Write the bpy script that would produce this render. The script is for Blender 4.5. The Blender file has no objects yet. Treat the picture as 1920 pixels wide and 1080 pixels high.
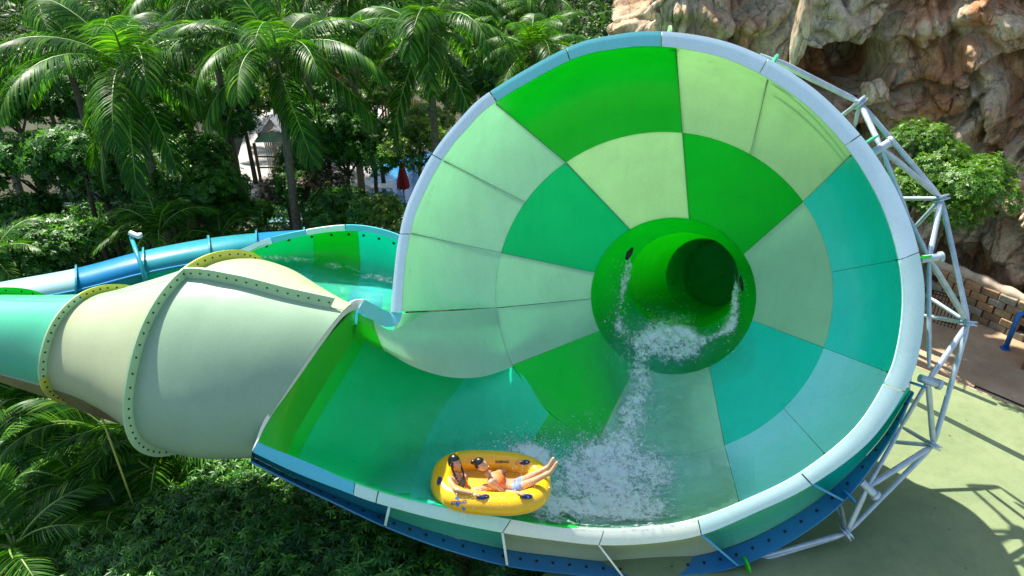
import bpy, bmesh, math, random
import numpy as np
from mathutils import Vector, Matrix, noise, Quaternion
from mathutils.bvhtree import BVHTree
random.seed(7); rng = np.random.default_rng(7)
R = math.radians
SC = bpy.context.scene
# ------------------------------------------------------------------ camera, light, exposure
PITCH = R(30); FPX = 960 / math.tan(R(35)); H = 15.0
CAM = np.array([0., 0., H])
FW = np.array([0, math.cos(PITCH), -math.sin(PITCH)]); UP = np.array([0, math.sin(PITCH), math.cos(PITCH)]); RT = np.array([1., 0, 0])
cd = bpy.data.cameras.new('camera'); cam = bpy.data.objects.new('camera', cd); SC.collection.objects.link(cam)
cam.location = CAM; cam.rotation_euler = (R(90) - PITCH, 0, 0); cd.angle = R(70); cd.clip_end = 600; cd.clip_start = .1
SC.camera = cam
SUN = Vector((-0.36, 0.45, 0.82)).normalized()           # direction towards the sun
w = bpy.data.worlds.new("World"); SC.world = w; w.use_nodes = True
nt = w.node_tree; nt.nodes.clear()
sky = nt.nodes.new('ShaderNodeTexSky'); sky.sky_type = 'NISHITA'; sky.sun_disc = False
sky.sun_elevation = math.asin(SUN.z); sky.sun_rotation = math.atan2(SUN.x, SUN.y); sky.air_density = 1.0; sky.dust_density = 1.5
bg = nt.nodes.new('ShaderNodeBackground'); bg.inputs[1].default_value = 0.118
wo = nt.nodes.new('ShaderNodeOutputWorld'); nt.links.new(sky.outputs[0], bg.inputs[0]); nt.links.new(bg.outputs[0], wo.inputs[0])
ld = bpy.data.lights.new('sun', 'SUN'); ld.energy = 4.8; ld.angle = R(.53); ld.color = (1, .95, .86)
lo = bpy.data.objects.new('sun', ld); SC.collection.objects.link(lo); lo.rotation_euler = SUN.to_track_quat('Z', 'Y').to_euler()
SC.view_settings.view_transform = 'Standard'; SC.view_settings.look = 'None'; SC.view_settings.gamma = 1
SC.view_settings.use_curve_mapping = False; SC.view_settings.exposure = 1.15
SC.cycles.max_bounces = 8; SC.cycles.transparent_max_bounces = 12
# ------------------------------------------------------------------ helpers
def P(px, py, d):
    "point at depth d (metres along the viewing axis) seen at a given direction"
    return CAM + FW * d + RT * ((px - 960) / FPX * d) + UP * ((540 - py) / FPX * d)
def ray(px, py):
    v = FW + RT * ((px - 960) / FPX) + UP * ((540 - py) / FPX); return v
def G(px, py, z=0.0):
    v = ray(px, py); t = (z - H) / v[2]; return CAM + v * t
def PY(px, py, y):
    v = ray(px, py); return CAM + v * (y / v[1])
def link(o): SC.collection.objects.link(o); return o
def tag(o, label=None, cat=None, group=None, kind=None):
    if label: o['label'] = label
    if cat: o['category'] = cat
    if group: o['group'] = group
    if kind: o['kind'] = kind
    return o
def empty(name, loc=(0, 0, 0), label=None, cat=None, group=None, rz=0):
    o = bpy.data.objects.new(name, None); o.location = loc; o.rotation_euler = (0, 0, rz); o.empty_display_size = .3
    link(o); return tag(o, label, cat, group)
def mesh_np(name, V, F, mat=None, smooth=True, attr=None):
    "F: list of tuples or array of equal polygons"
    me = bpy.data.meshes.new(name); V = np.asarray(V, dtype=np.float64)
    if isinstance(F, np.ndarray):
        n, k = F.shape
        me.vertices.add(len(V)); me.vertices.foreach_set('co', V.astype(np.float32).ravel())
        me.loops.add(n * k); me.loops.foreach_set('vertex_index', F.astype(np.int32).ravel())
        me.polygons.add(n); me.polygons.foreach_set('loop_start', np.arange(0, n * k, k, dtype=np.int32))
        me.update(calc_edges=True)
    else:
        me.from_pydata([tuple(v) for v in V], [], F)
    if smooth: me.polygons.foreach_set('use_smooth', np.ones(len(me.polygons), dtype=bool))
    if attr is not None:
        for k_, a in attr.items():
            at = me.attributes.new(k_, 'FLOAT', 'POINT'); at.data.foreach_set('value', np.asarray(a, dtype=np.float32))
    if mat is not None: me.materials.append(mat)
    me.update(); return me
def obj(name, me, parent=None, loc=None):
    o = bpy.data.objects.new(name, me); link(o)
    if parent is not None: o.parent = parent
    if loc is not None: o.location = loc
    return o
def child(name, me, parent):
    "part whose mesh is in world coordinates, under a parent empty that only has a location / rz"
    o = bpy.data.objects.new(name, me); link(o); o.parent = parent
    o.matrix_parent_inverse = mat_of(parent).inverted(); return o
def mat_of(o):
    m = Matrix.LocRotScale(o.location, o.rotation_euler, o.scale)
    if o.parent: m = mat_of(o.parent) @ o.matrix_parent_inverse @ m
    return m
class MB:
    def __init__(s): s.v = []; s.f = []
    def add(s, V, F):
        b = len(s.v); s.v += [tuple(x) for x in V]; s.f += [tuple(i + b for i in f) for f in F]
    def box(s, c, sx, sy, sz, rot=None):
        c = Vector(c); V = []
        for x in (-.5, .5):
            for y in (-.5, .5):
                for z in (-.5, .5):
                    p = Vector((x * sx, y * sy, z * sz))
                    if rot is not None: p = rot @ p
                    V.append(c + p)
        s.add(V, [(0, 1, 3, 2), (4, 6, 7, 5), (0, 4, 5, 1), (2, 3, 7, 6), (0, 2, 6, 4), (1, 5, 7, 3)])
    def tube(s, pts, rad, n=10, cap=True):
        pts = [Vector(p) for p in pts]; m = len(pts)
        if not hasattr(rad, '__len__'): rad = [rad] * m
        b = len(s.v); prev = None
        for i, p in enumerate(pts):
            t = (pts[min(i + 1, m - 1)] - pts[max(i - 1, 0)]).normalized()
            if prev is None:
                a = Vector((0, 0, 1)) if abs(t.z) < .9 else Vector((1, 0, 0)); u = t.cross(a).normalized()
            else: u = (prev - t * prev.dot(t)).normalized()
            prev = u; v = t.cross(u)
            for k in range(n):
                an = 2 * math.pi * k / n; s.v.append(tuple(p + (u * math.cos(an) + v * math.sin(an)) * rad[i]))
        for i in range(m - 1):
            for k in range(n):
                k2 = (k + 1) % n; s.f.append((b + i * n + k, b + i * n + k2, b + (i + 1) * n + k2, b + (i + 1) * n + k))
        if cap: s.f.append(tuple(b + k for k in range(n))[::-1]); s.f.append(tuple(b + (m - 1) * n + k for k in range(n)))
    def mesh(s, name, mat, smooth=False):
        me = mesh_np(name, s.v, s.f, mat, smooth); return me
def smooth_angle(me, deg=40):
    me.polygons.foreach_set('use_smooth', np.ones(len(me.polygons), dtype=bool))
    try: me.set_sharp_from_angle(angle=R(deg))
    except Exception: pass
    return me
def cr1(P0, P1, P2, P3, t):
    return .5 * ((2 * P1) + (-P0 + P2) * t + (2 * P0 - 5 * P1 + 4 * P2 - P3) * t * t + (-P0 + 3 * P1 - 3 * P2 + P3) * t ** 3)
def spl(A, t, closed=False):
    "Catmull-Rom through rows of A at index-parameter t"
    n = len(A)
    if closed:
        t = t % n; i = int(math.floor(t)); f = t - i; return cr1(A[(i - 1) % n], A[i % n], A[(i + 1) % n], A[(i + 2) % n], f)
    t = min(max(t, 0), n - 1 - 1e-9); i = int(t); f = t - i
    p0 = A[i - 1] if i > 0 else 2 * A[0] - A[1]
    p3 = A[i + 2] if i + 2 < n else 2 * A[n - 1] - A[n - 2]
    return cr1(p0, A[i], A[i + 1], p3, f)
def spl2(Gd, u, v):
    "Gd[row][col] grid; u along rows, v along cols"
    col = np.array([spl(Gd[r], v) for r in range(len(Gd))]); return spl(col, u)
def shell(name, fn, u0, u1, v0, v1, nu, nv, mat, parent=None, th=.03, toward=None, attr=None):
    "a curved panel with real thickness: front layer from fn(u,v), back layer offset away from the viewer side"
    us = np.linspace(u0, u1, nu + 1); vs = np.linspace(v0, v1, nv + 1)
    A = np.array([[fn(u, v) for v in vs] for u in us])
    du = np.gradient(A, axis=0); dv = np.gradient(A, axis=1); N = np.cross(du, dv)
    N /= np.linalg.norm(N, axis=2, keepdims=True) + 1e-12
    ref = CAM if toward is None else np.asarray(toward)
    s = np.sum(N * (ref - A))
    if s < 0: N = -N
    B = A - N * th
    nvp = nv + 1; cnt = (nu + 1) * nvp
    V = np.concatenate([A.reshape(-1, 3), B.reshape(-1, 3)])
    F = []
    for i in range(nu):
        for j in range(nv):
            a = i * nvp + j; q = (a, a + 1, a + nvp + 1, a + nvp)
            if s < 0: F.append(q[::-1]); F.append(tuple(x + cnt for x in q))
            else: F.append(q); F.append(tuple(x + cnt for x in q[::-1]))
    V = list(V); loop = [i * nvp for i in range(nu + 1)] + [nu * nvp + j for j in range(1, nvp)] + [i * nvp + nv for i in range(nu - 1, -1, -1)] + [j for j in range(nv - 1, 0, -1)]
    b = len(V)
    for l in loop: V.append(V[l]); V.append(V[l + cnt])
    L = len(loop)
    for k in range(L):
        k2 = (k + 1) % L; q = (b + 2 * k, b + 2 * k + 1, b + 2 * k2 + 1, b + 2 * k2)
        F.append(q if s > 0 else q[::-1])
    me = mesh_np(name, V, F, mat, True)
    if parent is None: return obj(name, me)
    return child(name, me, parent)
# ------------------------------------------------------------------ materials
def lin(r, g, b):
    f = lambda c: (c / 255 / 12.92) if c <= 10 else ((c / 255 + .055) / 1.055) ** 2.4
    return (f(r), f(g), f(b))
def newmat(name):
    m = bpy.data.materials.new(name); m.use_nodes = True; t = m.node_tree; return m, t, t.nodes['Principled BSDF'], t.nodes['Material Output']
def tex_noise(t, scale, detail=4, rough=.5, coord='Object', dist=0):
    tc = t.nodes.new('ShaderNodeTexCoord'); n = t.nodes.new('ShaderNodeTexNoise')
    n.inputs['Scale'].default_value = scale; n.inputs['Detail'].default_value = detail; n.inputs['Roughness'].default_value = rough; n.inputs['Distortion'].default_value = dist
    t.links.new(tc.outputs[coord], n.inputs['Vector']); return n
def ramp(t, src, stops):
    r = t.nodes.new('ShaderNodeValToRGB'); t.links.new(src, r.inputs[0]); e = r.color_ramp.elements
    while len(e) < len(stops): e.new(.5)
    for i, (p, c) in enumerate(stops): e[i].position = p; e[i].color = (*c, 1) if len(c) == 3 else c
    return r
def mixc(t, fac, a, b, blend='MIX'):
    m = t.nodes.new('ShaderNodeMix'); m.data_type = 'RGBA'; m.blend_type = blend
    for s, v in ((0, fac), (6, a), (7, b)):
        if hasattr(v, 'is_linked') or isinstance(v, bpy.types.NodeSocket): t.links.new(v, m.inputs[s])
        elif s == 0: m.inputs[0].default_value = v
        else: m.inputs[s].default_value = (*v, 1)
    return m.outputs[2]
def bump(t, src, strength, dist=.02):
    b = t.nodes.new('ShaderNodeBump'); b.inputs['Strength'].default_value = strength; b.inputs['Distance'].default_value = dist; t.links.new(src, b.inputs['Height']); return b.outputs[0]
MATS = {}
def fibre(name, col, rough=.32, trans=.42, wear=.03):
    "gel-coat fibreglass: a little sun glows through the thin shell, faint water stains and grain"
    if name in MATS: return MATS[name]
    m, t, p, out = newmat(name)
    n1 = tex_noise(t, 1.1, 5, .6, dist=.4); n2 = tex_noise(t, 55, 2, .6)
    dk = tuple(c * (1 - wear * 1.6) for c in col); lt = tuple(min(1, c * (1 + wear)) for c in col)
    c1 = ramp(t, n1.outputs[0], [(.3, dk), (.7, lt)]).outputs[0]
    g = ramp(t, n2.outputs[0], [(.3, (.86,) * 3), (.7, (1.1,) * 3)]).outputs[0]
    tc2 = t.nodes.new('ShaderNodeTexCoord'); mp2 = t.nodes.new('ShaderNodeMapping'); mp2.inputs['Scale'].default_value = (2.2, 2.2, .35); t.links.new(tc2.outputs['Object'], mp2.inputs[0]); n3 = t.nodes.new('ShaderNodeTexNoise'); n3.inputs['Scale'].default_value = 2.4; n3.inputs['Detail'].default_value = 7; n3.inputs['Roughness'].default_value = .65; t.links.new(mp2.outputs[0], n3.inputs['Vector'])
    c1 = mixc(t, .28, c1, ramp(t, n3.outputs[0], [(.32, (.84, .87, .84)), (.5, (1, 1, 1)), (.72, (1.05, 1.05, 1.05))]).outputs[0], 'MULTIPLY')
    c = mixc(t, .7, c1, g, 'MULTIPLY')
    t.links.new(c, p.inputs['Base Color']); p.inputs['Roughness'].default_value = rough
    rr = ramp(t, n1.outputs[0], [(.25, (rough * .75,) * 3), (.8, (rough * 1.35,) * 3)]); t.links.new(rr.outputs[0], p.inputs['Roughness'])
    p.inputs['Coat Weight'].default_value = .12; p.inputs['Coat Roughness'].default_value = .15; p.inputs['Specular IOR Level'].default_value = .35
    b = bump(t, n2.outputs[0], .05, .003); t.links.new(b, p.inputs['Normal'])
    if trans > 0:
        tr = t.nodes.new('ShaderNodeBsdfTranslucent'); t.links.new(c, tr.inputs[0])
        mx = t.nodes.new('ShaderNodeMixShader'); mx.inputs[0].default_value = trans
        t.links.new(p.outputs[0], mx.inputs[1]); t.links.new(tr.outputs[0], mx.inputs[2]); t.links.new(mx.outputs[0], out.inputs[0])
    MATS[name] = m; return m
def plain(name, col, rough=.6, metal=0, nscale=8, var=.2, bmp=.1, coat=0, bdist=.01):
    if name in MATS: return MATS[name]
    m, t, p, out = newmat(name); n = tex_noise(t, nscale, 6, .6)
    c = ramp(t, n.outputs[0], [(.3, tuple(x * (1 - var) for x in col)), (.7, tuple(min(1, x * (1 + var)) for x in col))])
    t.links.new(c.outputs[0], p.inputs['Base Color']); p.inputs['Roughness'].default_value = rough; p.inputs['Metallic'].default_value = metal
    p.inputs['Coat Weight'].default_value = coat
    if bmp: t.links.new(bump(t, n.outputs[0], bmp, bdist), p.inputs['Normal'])
    MATS[name] = m; return m
def leafmat(name, dark, mid, light, gloss=.42, trans=.35, spec=.5):
    m, t, p, out = newmat(name); a = t.nodes.new('ShaderNodeAttribute'); a.attribute_name = 'rnd'
    c = ramp(t, a.outputs['Fac'], [(0, dark), (.55, mid), (1, light)])
    n = tex_noise(t, .9, 3, .5); c2 = mixc(t, .8, c.outputs[0], ramp(t, n.outputs[0], [(.3, (.62,) * 3), (.7, (1.25,) * 3)]).outputs[0], 'MULTIPLY')
    t.links.new(c2, p.inputs['Base Color']); p.inputs['Roughness'].default_value = gloss; p.inputs['Specular IOR Level'].default_value = spec
    tr = t.nodes.new('ShaderNodeBsdfTranslucent')
    yel = mixc(t, 1.0, c2, (1.25, 1.35, .45), 'MULTIPLY'); t.links.new(yel, tr.inputs[0])
    mx = t.nodes.new('ShaderNodeMixShader'); mx.inputs[0].default_value = trans
    t.links.new(p.outputs[0], mx.inputs[1]); t.links.new(tr.outputs[0], mx.inputs[2]); t.links.new(mx.outputs[0], out.inputs[0])
    return m
# fibreglass colours
C_GREEN = fibre('gelcoat_green', (.004, .62, .04)); C_GREEN2 = fibre('gelcoat_sea_green', (.006, .66, .27))
C_TEAL = fibre('gelcoat_teal', (.010, .78, .58)); C_LTEAL = fibre('gelcoat_light_teal', (.34, .93, .86))
C_LIGHT = fibre('gelcoat_pale_green', (.60, .83, .50)); C_MINT = fibre('gelcoat_mint', (.55, .84, .62)); C_LEAF = fibre('gelcoat_leaf_green', (.05, .70, .035))
C_DEEP = fibre('gelcoat_deep_blue', (.008, .26, .36)); C_SKY = fibre('gelcoat_sky_blue', (.02, .32, .62)); C_CYAN = fibre('gelcoat_cyan', (.05, .45, .52)); C_PALECYAN = fibre('gelcoat_pale_cyan', (.5, .76, .8))
C_CREAM = fibre('gelcoat_cream', (.38, .44, .25), trans=.03, rough=.4); C_CREAMG = fibre('gelcoat_cream_green', (.28, .43, .27), trans=.05, rough=.4)
C_MINTOUT = fibre('gelcoat_outer_mint', (.08, .46, .27), trans=.05, rough=.3)
C_FLANGE = fibre('gelcoat_flange_lime', (.46, .66, .40), trans=.25, rough=.45); C_YEL = fibre('gelcoat_painted_sunglow', (.56, .60, .12), trans=.3, rough=.45)
L_BLUE = fibre('rim_pale_blue', (.72, .90, .94), trans=.05, rough=.5); L_TEAL = fibre('rim_teal', (.20, .68, .68), trans=.05, rough=.5)
L_CYAN = fibre('rim_pale_cyan', (.62, .84, .80), trans=.05, rough=.5); L_MINT = fibre('rim_mint', (.56, .84, .72), trans=.05, rough=.5)
L_CREAM = fibre('rim_cream', (.82, .86, .72), trans=.05, rough=.5); L_TURQ = fibre('rim_turquoise', (.10, .56, .68), trans=.05, rough=.5)
C_BLUE = fibre('gelcoat_outer_blue', (.03, .20, .42), trans=.05, rough=.4); C_BLUEL = fibre('gelcoat_fin_blue', (.06, .34, .62), trans=.1)
O_GREEN = fibre('floor_green', (.006, .66, .045), trans=.04); O_SEA = fibre('floor_sea_green', (.008, .72, .20), trans=.04); O_TEAL = fibre('floor_teal', (.010, .78, .36), trans=.04)
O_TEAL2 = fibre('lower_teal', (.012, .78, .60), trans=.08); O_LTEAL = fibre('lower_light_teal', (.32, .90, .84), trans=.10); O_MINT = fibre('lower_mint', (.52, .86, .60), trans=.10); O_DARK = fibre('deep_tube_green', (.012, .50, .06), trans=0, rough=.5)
M_BOLT = plain('bolt_dark', (.03, .035, .035), .5, .6, bmp=0); M_STEEL = plain('painted_steel', (.44, .52, .58), .33, .35, 5, .18, .05, .3)
M_SEAL = plain('joint_sealant', (.05, .09, .07), .8, bmp=0)
# ------------------------------------------------------------------ funnel definition
RIM = np.array([  # inner x,y  outer x,y  depth
 (753,585,732,587,14.5),(757,510,738,510,14.5),(767,440,750,440,14.5),(787,384,765,374,14.5),(830,301,813,291,14.5),(875,241,861,224,14.5),
 (930,189,917,170,14.5),(1068,111,1061,89,14.5),(1155,93,1151,67,14.5),(1240,88,1240,59,14.5),(1338,104,1346,74,14.5),(1424,138,1439,111,14.5),
 (1512,196,1535,172,14.5),(1588,270,1615,252,14.5),(1634,343,1669,330,14.5),(1662,412,1700,402,14.5),(1681,488,1721,473,14.5),(1689,565,1730,552,14.5),
 (1685,645,1725,650,14.5),(1671,715,1708,728,14.5),(1598,802,1630,826,14.5),(1500,885,1520,906,14.5),(1400,938,1414,966,14.5),(1308,972,1315,1002,14.5),
 (1225,988,1220,1019,14.48),(1133,993,1123,1022,14.4),(1046,987,1030,1012,14.3),(958,974,942,999,14.15),(830,948,820,974,13.8),(710,919,705,943,13.5),
 (640,893,636,918,13.32),(560,860,552,885,13.08),(482,828,474,848,12.8)], dtype=float)
def _smooth_rim():
    k = 25; c0 = np.array([1225., 540.])
    for o in (0, 2):
        d = RIM[:k, o:o + 2] - c0; th = np.unwrap(np.arctan2(-d[:, 1], d[:, 0])); r = np.hypot(d[:, 0], d[:, 1])
        f = np.polynomial.Chebyshev.fit(th, r, 9, w=np.r_[4, np.ones(k - 2), 4]); r2 = f(th)
        RIM[:k, o] = c0[0] + np.cos(th) * r2; RIM[:k, o + 1] = c0[1] - np.sin(th) * r2
_smooth_rim()
RING2 = (1246, 551, 316, 303); RING1 = (1263, 555, 155, 147)
D0, D2, D1 = 14.5, 16.9, 18.6
def ell(E, th): return np.array([E[0] + E[2] * math.cos(th), E[1] - E[3] * math.sin(th)])
def ang(E, p): return math.atan2(-(p[1] - E[1]) / E[3], (p[0] - E[0]) / E[2])
def rimpar(p):
    best = (1e9, 0)
    for t in np.linspace(0, 28, 1400):
        q = spl(RIM, t); dd = (q[0] - p[0]) ** 2 + (q[1] - p[1]) ** 2
        if dd < best[0]: best = (dd, t)
    return best[1]
BND = {  # order clockwise in the picture:  gh1 .. h .. ha .. a .. b ..
 's': ((753,586),(930,577),(1109,560)), 'h': ((766,437),(945,475),(1108,509)), 'ha': ((830,300),(980,375),(1135,460)), 'a': ((926,192),(1060,303),(1178,425)),
 'b': ((1268,92),(1280,248),(1292,410)), 'bc': ((1440,147),(1405,292),(1345,433)), 'c': ((1600,288),(1500,382),(1392,478)), 'cd': ((1682,488),(1562,510),(1417,540)),
 'd': ((1673,702),(1548,653),(1417,603)), 'de': ((1545,850),(1482,778),(1385,655)), 'e': ((1387,943),(1365,850),(1333,693)), 'f': ((1085,990),(1110,850),(1190,690)),
 'g': ((920,968),(960,685),(1122,621))}
ORD = ['s', 'h', 'ha', 'a', 'b', 'bc', 'c', 'cd', 'd', 'de', 'e', 'f', 'g']
rp, a2, a1 = [], [], []
for k in ORD:
    r_, q2, q1 = BND[k]; rp.append(rimpar(r_)); x2 = ang(RING2, q2); x1 = ang(RING1, q1)
    if a2:
        while x2 > a2[-1] + .2: x2 -= 2 * math.pi
        while x1 > a1[-1] + .2: x1 -= 2 * math.pi
    else:
        x2 %= 2 * math.pi; x1 %= 2 * math.pi
    a2.append(x2); a1.append(x1)
rp[0] = 0.0
rp, a2, a1 = map(np.array, (rp, a2, a1)); IDX = {k: i for i, k in enumerate(ORD)}
PR_D = np.array([0, .6, 1.2, 1.7, 2.1, 2.4]); PR_F = np.array([0, .06, .18, .38, .67, 1.0])
def funnel(s, t):
    "s: 0 rim .. 5 ring2 .. 6 ring1 ;  t index of boundary"
    i = min(int(t), len(ORD) - 2); f = t - i; L = lambda A: A[i] * (1 - f) + A[i + 1] * f
    rr = spl(RIM, L(rp)); q2 = ell(RING2, L(a2)); q1 = ell(RING1, L(a1))
    if s <= 5:
        fr = float(spl(PR_F[:, None], s)[0]); dp = float(spl(PR_D[:, None], s)[0]); p = rr[:2] * (1 - fr) + q2 * fr; d = rr[4] * (1 - fr) + D0 * fr + dp
        return P(p[0], p[1], d)
    k = s - 5; p = q2 * (1 - k) + q1 * k; kk = k * 1.06 - .06 * k * k
    return P(p[0], p[1], D2 + (D1 - D2) * kk)
funnel_root = empty('funnel_slide', P(1250, 560, 18.6), 'giant green checkered funnel water slide with a pale rim, its mouth open over the raft', 'water slide')
FR = funnel_root
def ip(k): return IDX[k] if isinstance(k, str) else k
eps = .010
OUTER = [('s','h',C_MINT),('h','ha',C_MINT),('ha','a',C_MINT),('a','b',C_GREEN),('b','bc',C_LIGHT),('bc','c',C_LIGHT),('c','cd',O_TEAL2),('cd','d',O_TEAL2),('d','de',O_LTEAL),('de','e',O_LTEAL),('e','f',O_MINT)]
INNER = [('s','h',C_MINT),('h','a',C_GREEN2),('a','b',C_LIGHT),('b','c',C_GREEN),('c','d',C_MINT),('d','e',O_TEAL2),('e','f',O_MINT),('f','g',O_GREEN),]
for a, b, m in OUTER:
    n = max(6, int((rp[ip(b)] - rp[ip(a)]) * 7)); e = .0016 * 1.0
    shell('panel', funnel, 0, 4.985, ip(a) + .0025, ip(b) - .0025, 26, n, m, FR)
for a, b, m in INNER:
    shell('panel', funnel, 5.0, 6, ip(a) + .003, ip(b) - .003, 10, 16, m, FR)
# ring1 light panel between g and s (closes the ring)
def funnel_gs(s, t):
    th2 = a2[12] * (1 - t) + (a2[0] - 2 * math.pi) * t; th1 = a1[12] * (1 - t) + (a1[0] - 2 * math.pi) * t
    p = ell(RING2, th2) * (1 - s) + ell(RING1, th1) * s; return P(p[0], p[1], D2 + (D1 - D2) * s)
shell('panel', funnel_gs, 0, 1, .001, .99, 10, 12, C_MINT, FR)
# sealant skin behind the panels (what shows in the joints)
def back(fn, off):
    c = P(1250, 555, 14.0)
    def g(u, v):
        p = fn(u, v); n = p - CAM; n /= np.linalg.norm(n); return p + n * off
    return g
def seam_strip(k, s0, s1, wd=.02):
    g = back(funnel, .045); ss = np.linspace(s0, s1, 24); V = []; F = []
    for q in ss:
        p = g(q, k); t = g(q, k + .01) - g(q, k - .01); t /= np.linalg.norm(t); V += [p - t * wd, p + t * wd, p + t * wd + FW * .02, p - t * wd + FW * .02]
    for i in range(len(ss) - 1):
        for j in range(4): F.append((4 * i + j, 4 * i + (j + 1) % 4, 4 * i + 4 + (j + 1) % 4, 4 * i + 4 + j))
    child('joint_strip', mesh_np('joint_strip', V, F, M_SEAL, False), FR)
for k in range(1, 11): seam_strip(k, .35, 4.98 if ORD[k] in ('ha', 'bc', 'cd', 'de') else 5.97)
_g2 = back(funnel, .018)
def jcover(u, v):
    p = _g2(u, 11); t = _g2(u, 11.0) - _g2(u, 10.98); t /= np.linalg.norm(t); return p + t * v
shell('joint_strip', jcover, 0, 5, -.09, .12, 26, 2, C_GREEN, FR, th=.02)
# fold panel: bulging saddle between the rim end and the entry
FOLD = np.array([
 [P(672,588,13.75), P(700,601,13.95), P(738,618,14.45), P(800,588,15.25), P(870,582,16.1), P(933,577,16.95)],
 [P(670,600,13.8), P(704,617,13.95), P(748,632,14.5), P(812,622,15.3), P(880,620,16.15), P(939,615,16.95)],
 [P(667,618,14.0), P(712,640,14.15), P(766,660,14.65), P(832,668,15.4), P(893,660,16.2), P(950,652,16.95)],
 [P(664,633,14.35), P(720,657,14.5), P(776,688,14.9), P(842,707,15.6), P(905,706,16.3), P(965,687,16.97)]])
shell('panel', lambda u, v: spl2(FOLD, u, v), 0, 3, 1.0, 4.99, 20, 40, C_MINT, FR)
shell('panel', lambda u, v: spl2(FOLD, u, v), 0, 3, 0.01, .995, 16, 10, C_LEAF, FR)
# upper part of the fold up to the seam
FOLDT = np.array([[P(753,587,14.5), P(757,587,14.9), P(775,586,15.4), P(805,585,15.9), P(860,582,16.4), P(930,577,16.9)],
                  [P(748,600,14.5), P(757,600,14.86), P(778,600,15.35), P(810,599,15.85), P(865,597,16.35), P(935,592,16.93)],
                  [P(740,618,14.47), P(752,622,14.72), P(780,624,15.1), P(818,625,15.6), P(868,622,16.2), P(939,610,16.95)]])
shell('panel', lambda u, v: spl2(FOLDT, u, v), 0, 2, 0, 5, 8, 24, C_MINT, FR)
# added panel, unseen behind the fold, keeps sun off the funnel floor
SUNBLK = np.array([[P(590,610,14.1), P(645,605,14.1), P(690,612,14.2), P(745,640,14.65), P(800,645,15.25), P(870,645,16.15), P(937,664,16.84), P(990,632,17.48)], [P(590,615,16), P(645,615,16.2), P(700,630,16.5), P(745,640,17), P(810,640,17.5), P(880,640,18), P(950,630,18.6), P(1000,630,19)], [P(590,620,18.4), P(645,620,18.6), P(700,640,18.8), P(750,640,19), P(820,640,19.2), P(890,640,19.4), P(960,620,19.6), P(1000,620,19.9)]])
shell('sun_block_panel', lambda u, v: spl2(SUNBLK, u, v), 0, 2, 0, 7, 8, 28, C_MINTOUT, FR, toward=(0, 20, 60))
# entry floor
def fpt(s): 
    return funnel(s, 11)
c0 = [fpt(0), fpt(1.25), fpt(2.5), fpt(3.75), fpt(5)]
FL = np.array([
 c0,
 [P(960,974,14.15), P(965,940,15.1), P(975,895,15.9), P(995,835,16.5), P(1030,775,16.9)],
 [P(840,950,13.8), P(845,915,14.9), P(855,865,15.7), P(885,790,16.4), P(964,690,16.95)],
 [P(720,921,13.5), P(730,885,14.5), P(750,830,15.3), P(785,765,16.0), P(850,670,17.0)],
 [P(600,877,13.2), P(612,845,14.0), P(640,795,14.7), P(680,730,15.4), P(740,630,16.4)],
 [P(538,851,13.0), P(552,818,13.45), P(580,765,13.9), P(620,700,14.4), P(668,618,15.0)]]).transpose(1, 0, 2)
FLW = np.array([
 [P(538,851,13.0), P(552,818,13.4), P(580,768,13.85), P(625,695,14.3), P(668,630,14.45)],
 [P(508,839,12.88), P(524,800,13.05), P(555,750,13.3), P(602,680,13.7), P(666,600,14.1)],
 [P(482,829,12.8), P(510,780,12.95), P(550,724,13.15), P(605,645,13.5), P(668,577,13.85)]]).transpose(1, 0, 2)
floor_fn = lambda u, v: spl2(FL, u, v)
shell('floor_panel', floor_fn, 0, 4, .01, 1.0, 30, 14, O_GREEN, FR)
shell('floor_panel', floor_fn, 0, 4, 1.0, 2.6, 30, 22, O_TEAL, FR)
shell('floor_panel', floor_fn, 0, 4, 2.6, 4.6, 30, 22, O_SEA, FR)
shell('floor_panel', floor_fn, 0, 4, 4.6, 5, 30, 6, O_GREEN, FR)
shell('wall_panel', lambda u, v: spl2(FLW, u, v), 0, 4, 0, 2, 30, 10, C_LEAF, FR)
# collar and exit tube
TB = [(1263,555,155,147,18.6),(1265,554,150,142,18.72),(1271,547,136,127,19.05),(1280,531,114,103,19.35),(1283,527,104,92,19.55)]
TBB = [(1283,527,104,92,19.55),(1286,527,103,91,19.9),(1292,525,94,87,20.6),(1303,521,82,79,21.6),(1318,518,69,71,22.6)]
def throat(A):
    A = np.array(A, float)
    def f(u, v):
        q = spl(A, u); return P(q[0] + q[2] * math.cos(v), q[1] - q[3] * math.sin(v), q[4])
    return f
shell('collar', throat(TB), 0, 4, 0, 2 * math.pi, 14, 96, C_GREEN, FR)
shell('exit_tube', throat(TBB), 0, 4, 0, 2 * math.pi, 22, 80, C_LEAF, FR)
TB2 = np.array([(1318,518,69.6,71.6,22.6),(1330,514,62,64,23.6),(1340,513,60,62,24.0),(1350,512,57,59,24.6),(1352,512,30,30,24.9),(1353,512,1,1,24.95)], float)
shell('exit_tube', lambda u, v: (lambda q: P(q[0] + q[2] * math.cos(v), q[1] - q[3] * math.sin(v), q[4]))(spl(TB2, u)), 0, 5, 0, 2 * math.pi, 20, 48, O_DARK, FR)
# left spray nozzle
mb = MB(); n0 = P(1179,476,18.72); 
mb.tube([P(1174,487,18.62), P(1180,475,18.6), P(1186,465,18.66)], [.04, .075, .03], 12); child('water_inlet', mb.mesh('water_inlet', M_BOLT, True), FR)
mb = MB(); mb.tube([P(1392,545,18.6), P(1390,530,18.5), P(1388,517,18.6)], [.03, .05, .02], 12); child('water_inlet', mb.mesh('water_inlet', M_BOLT, True), FR)
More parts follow.
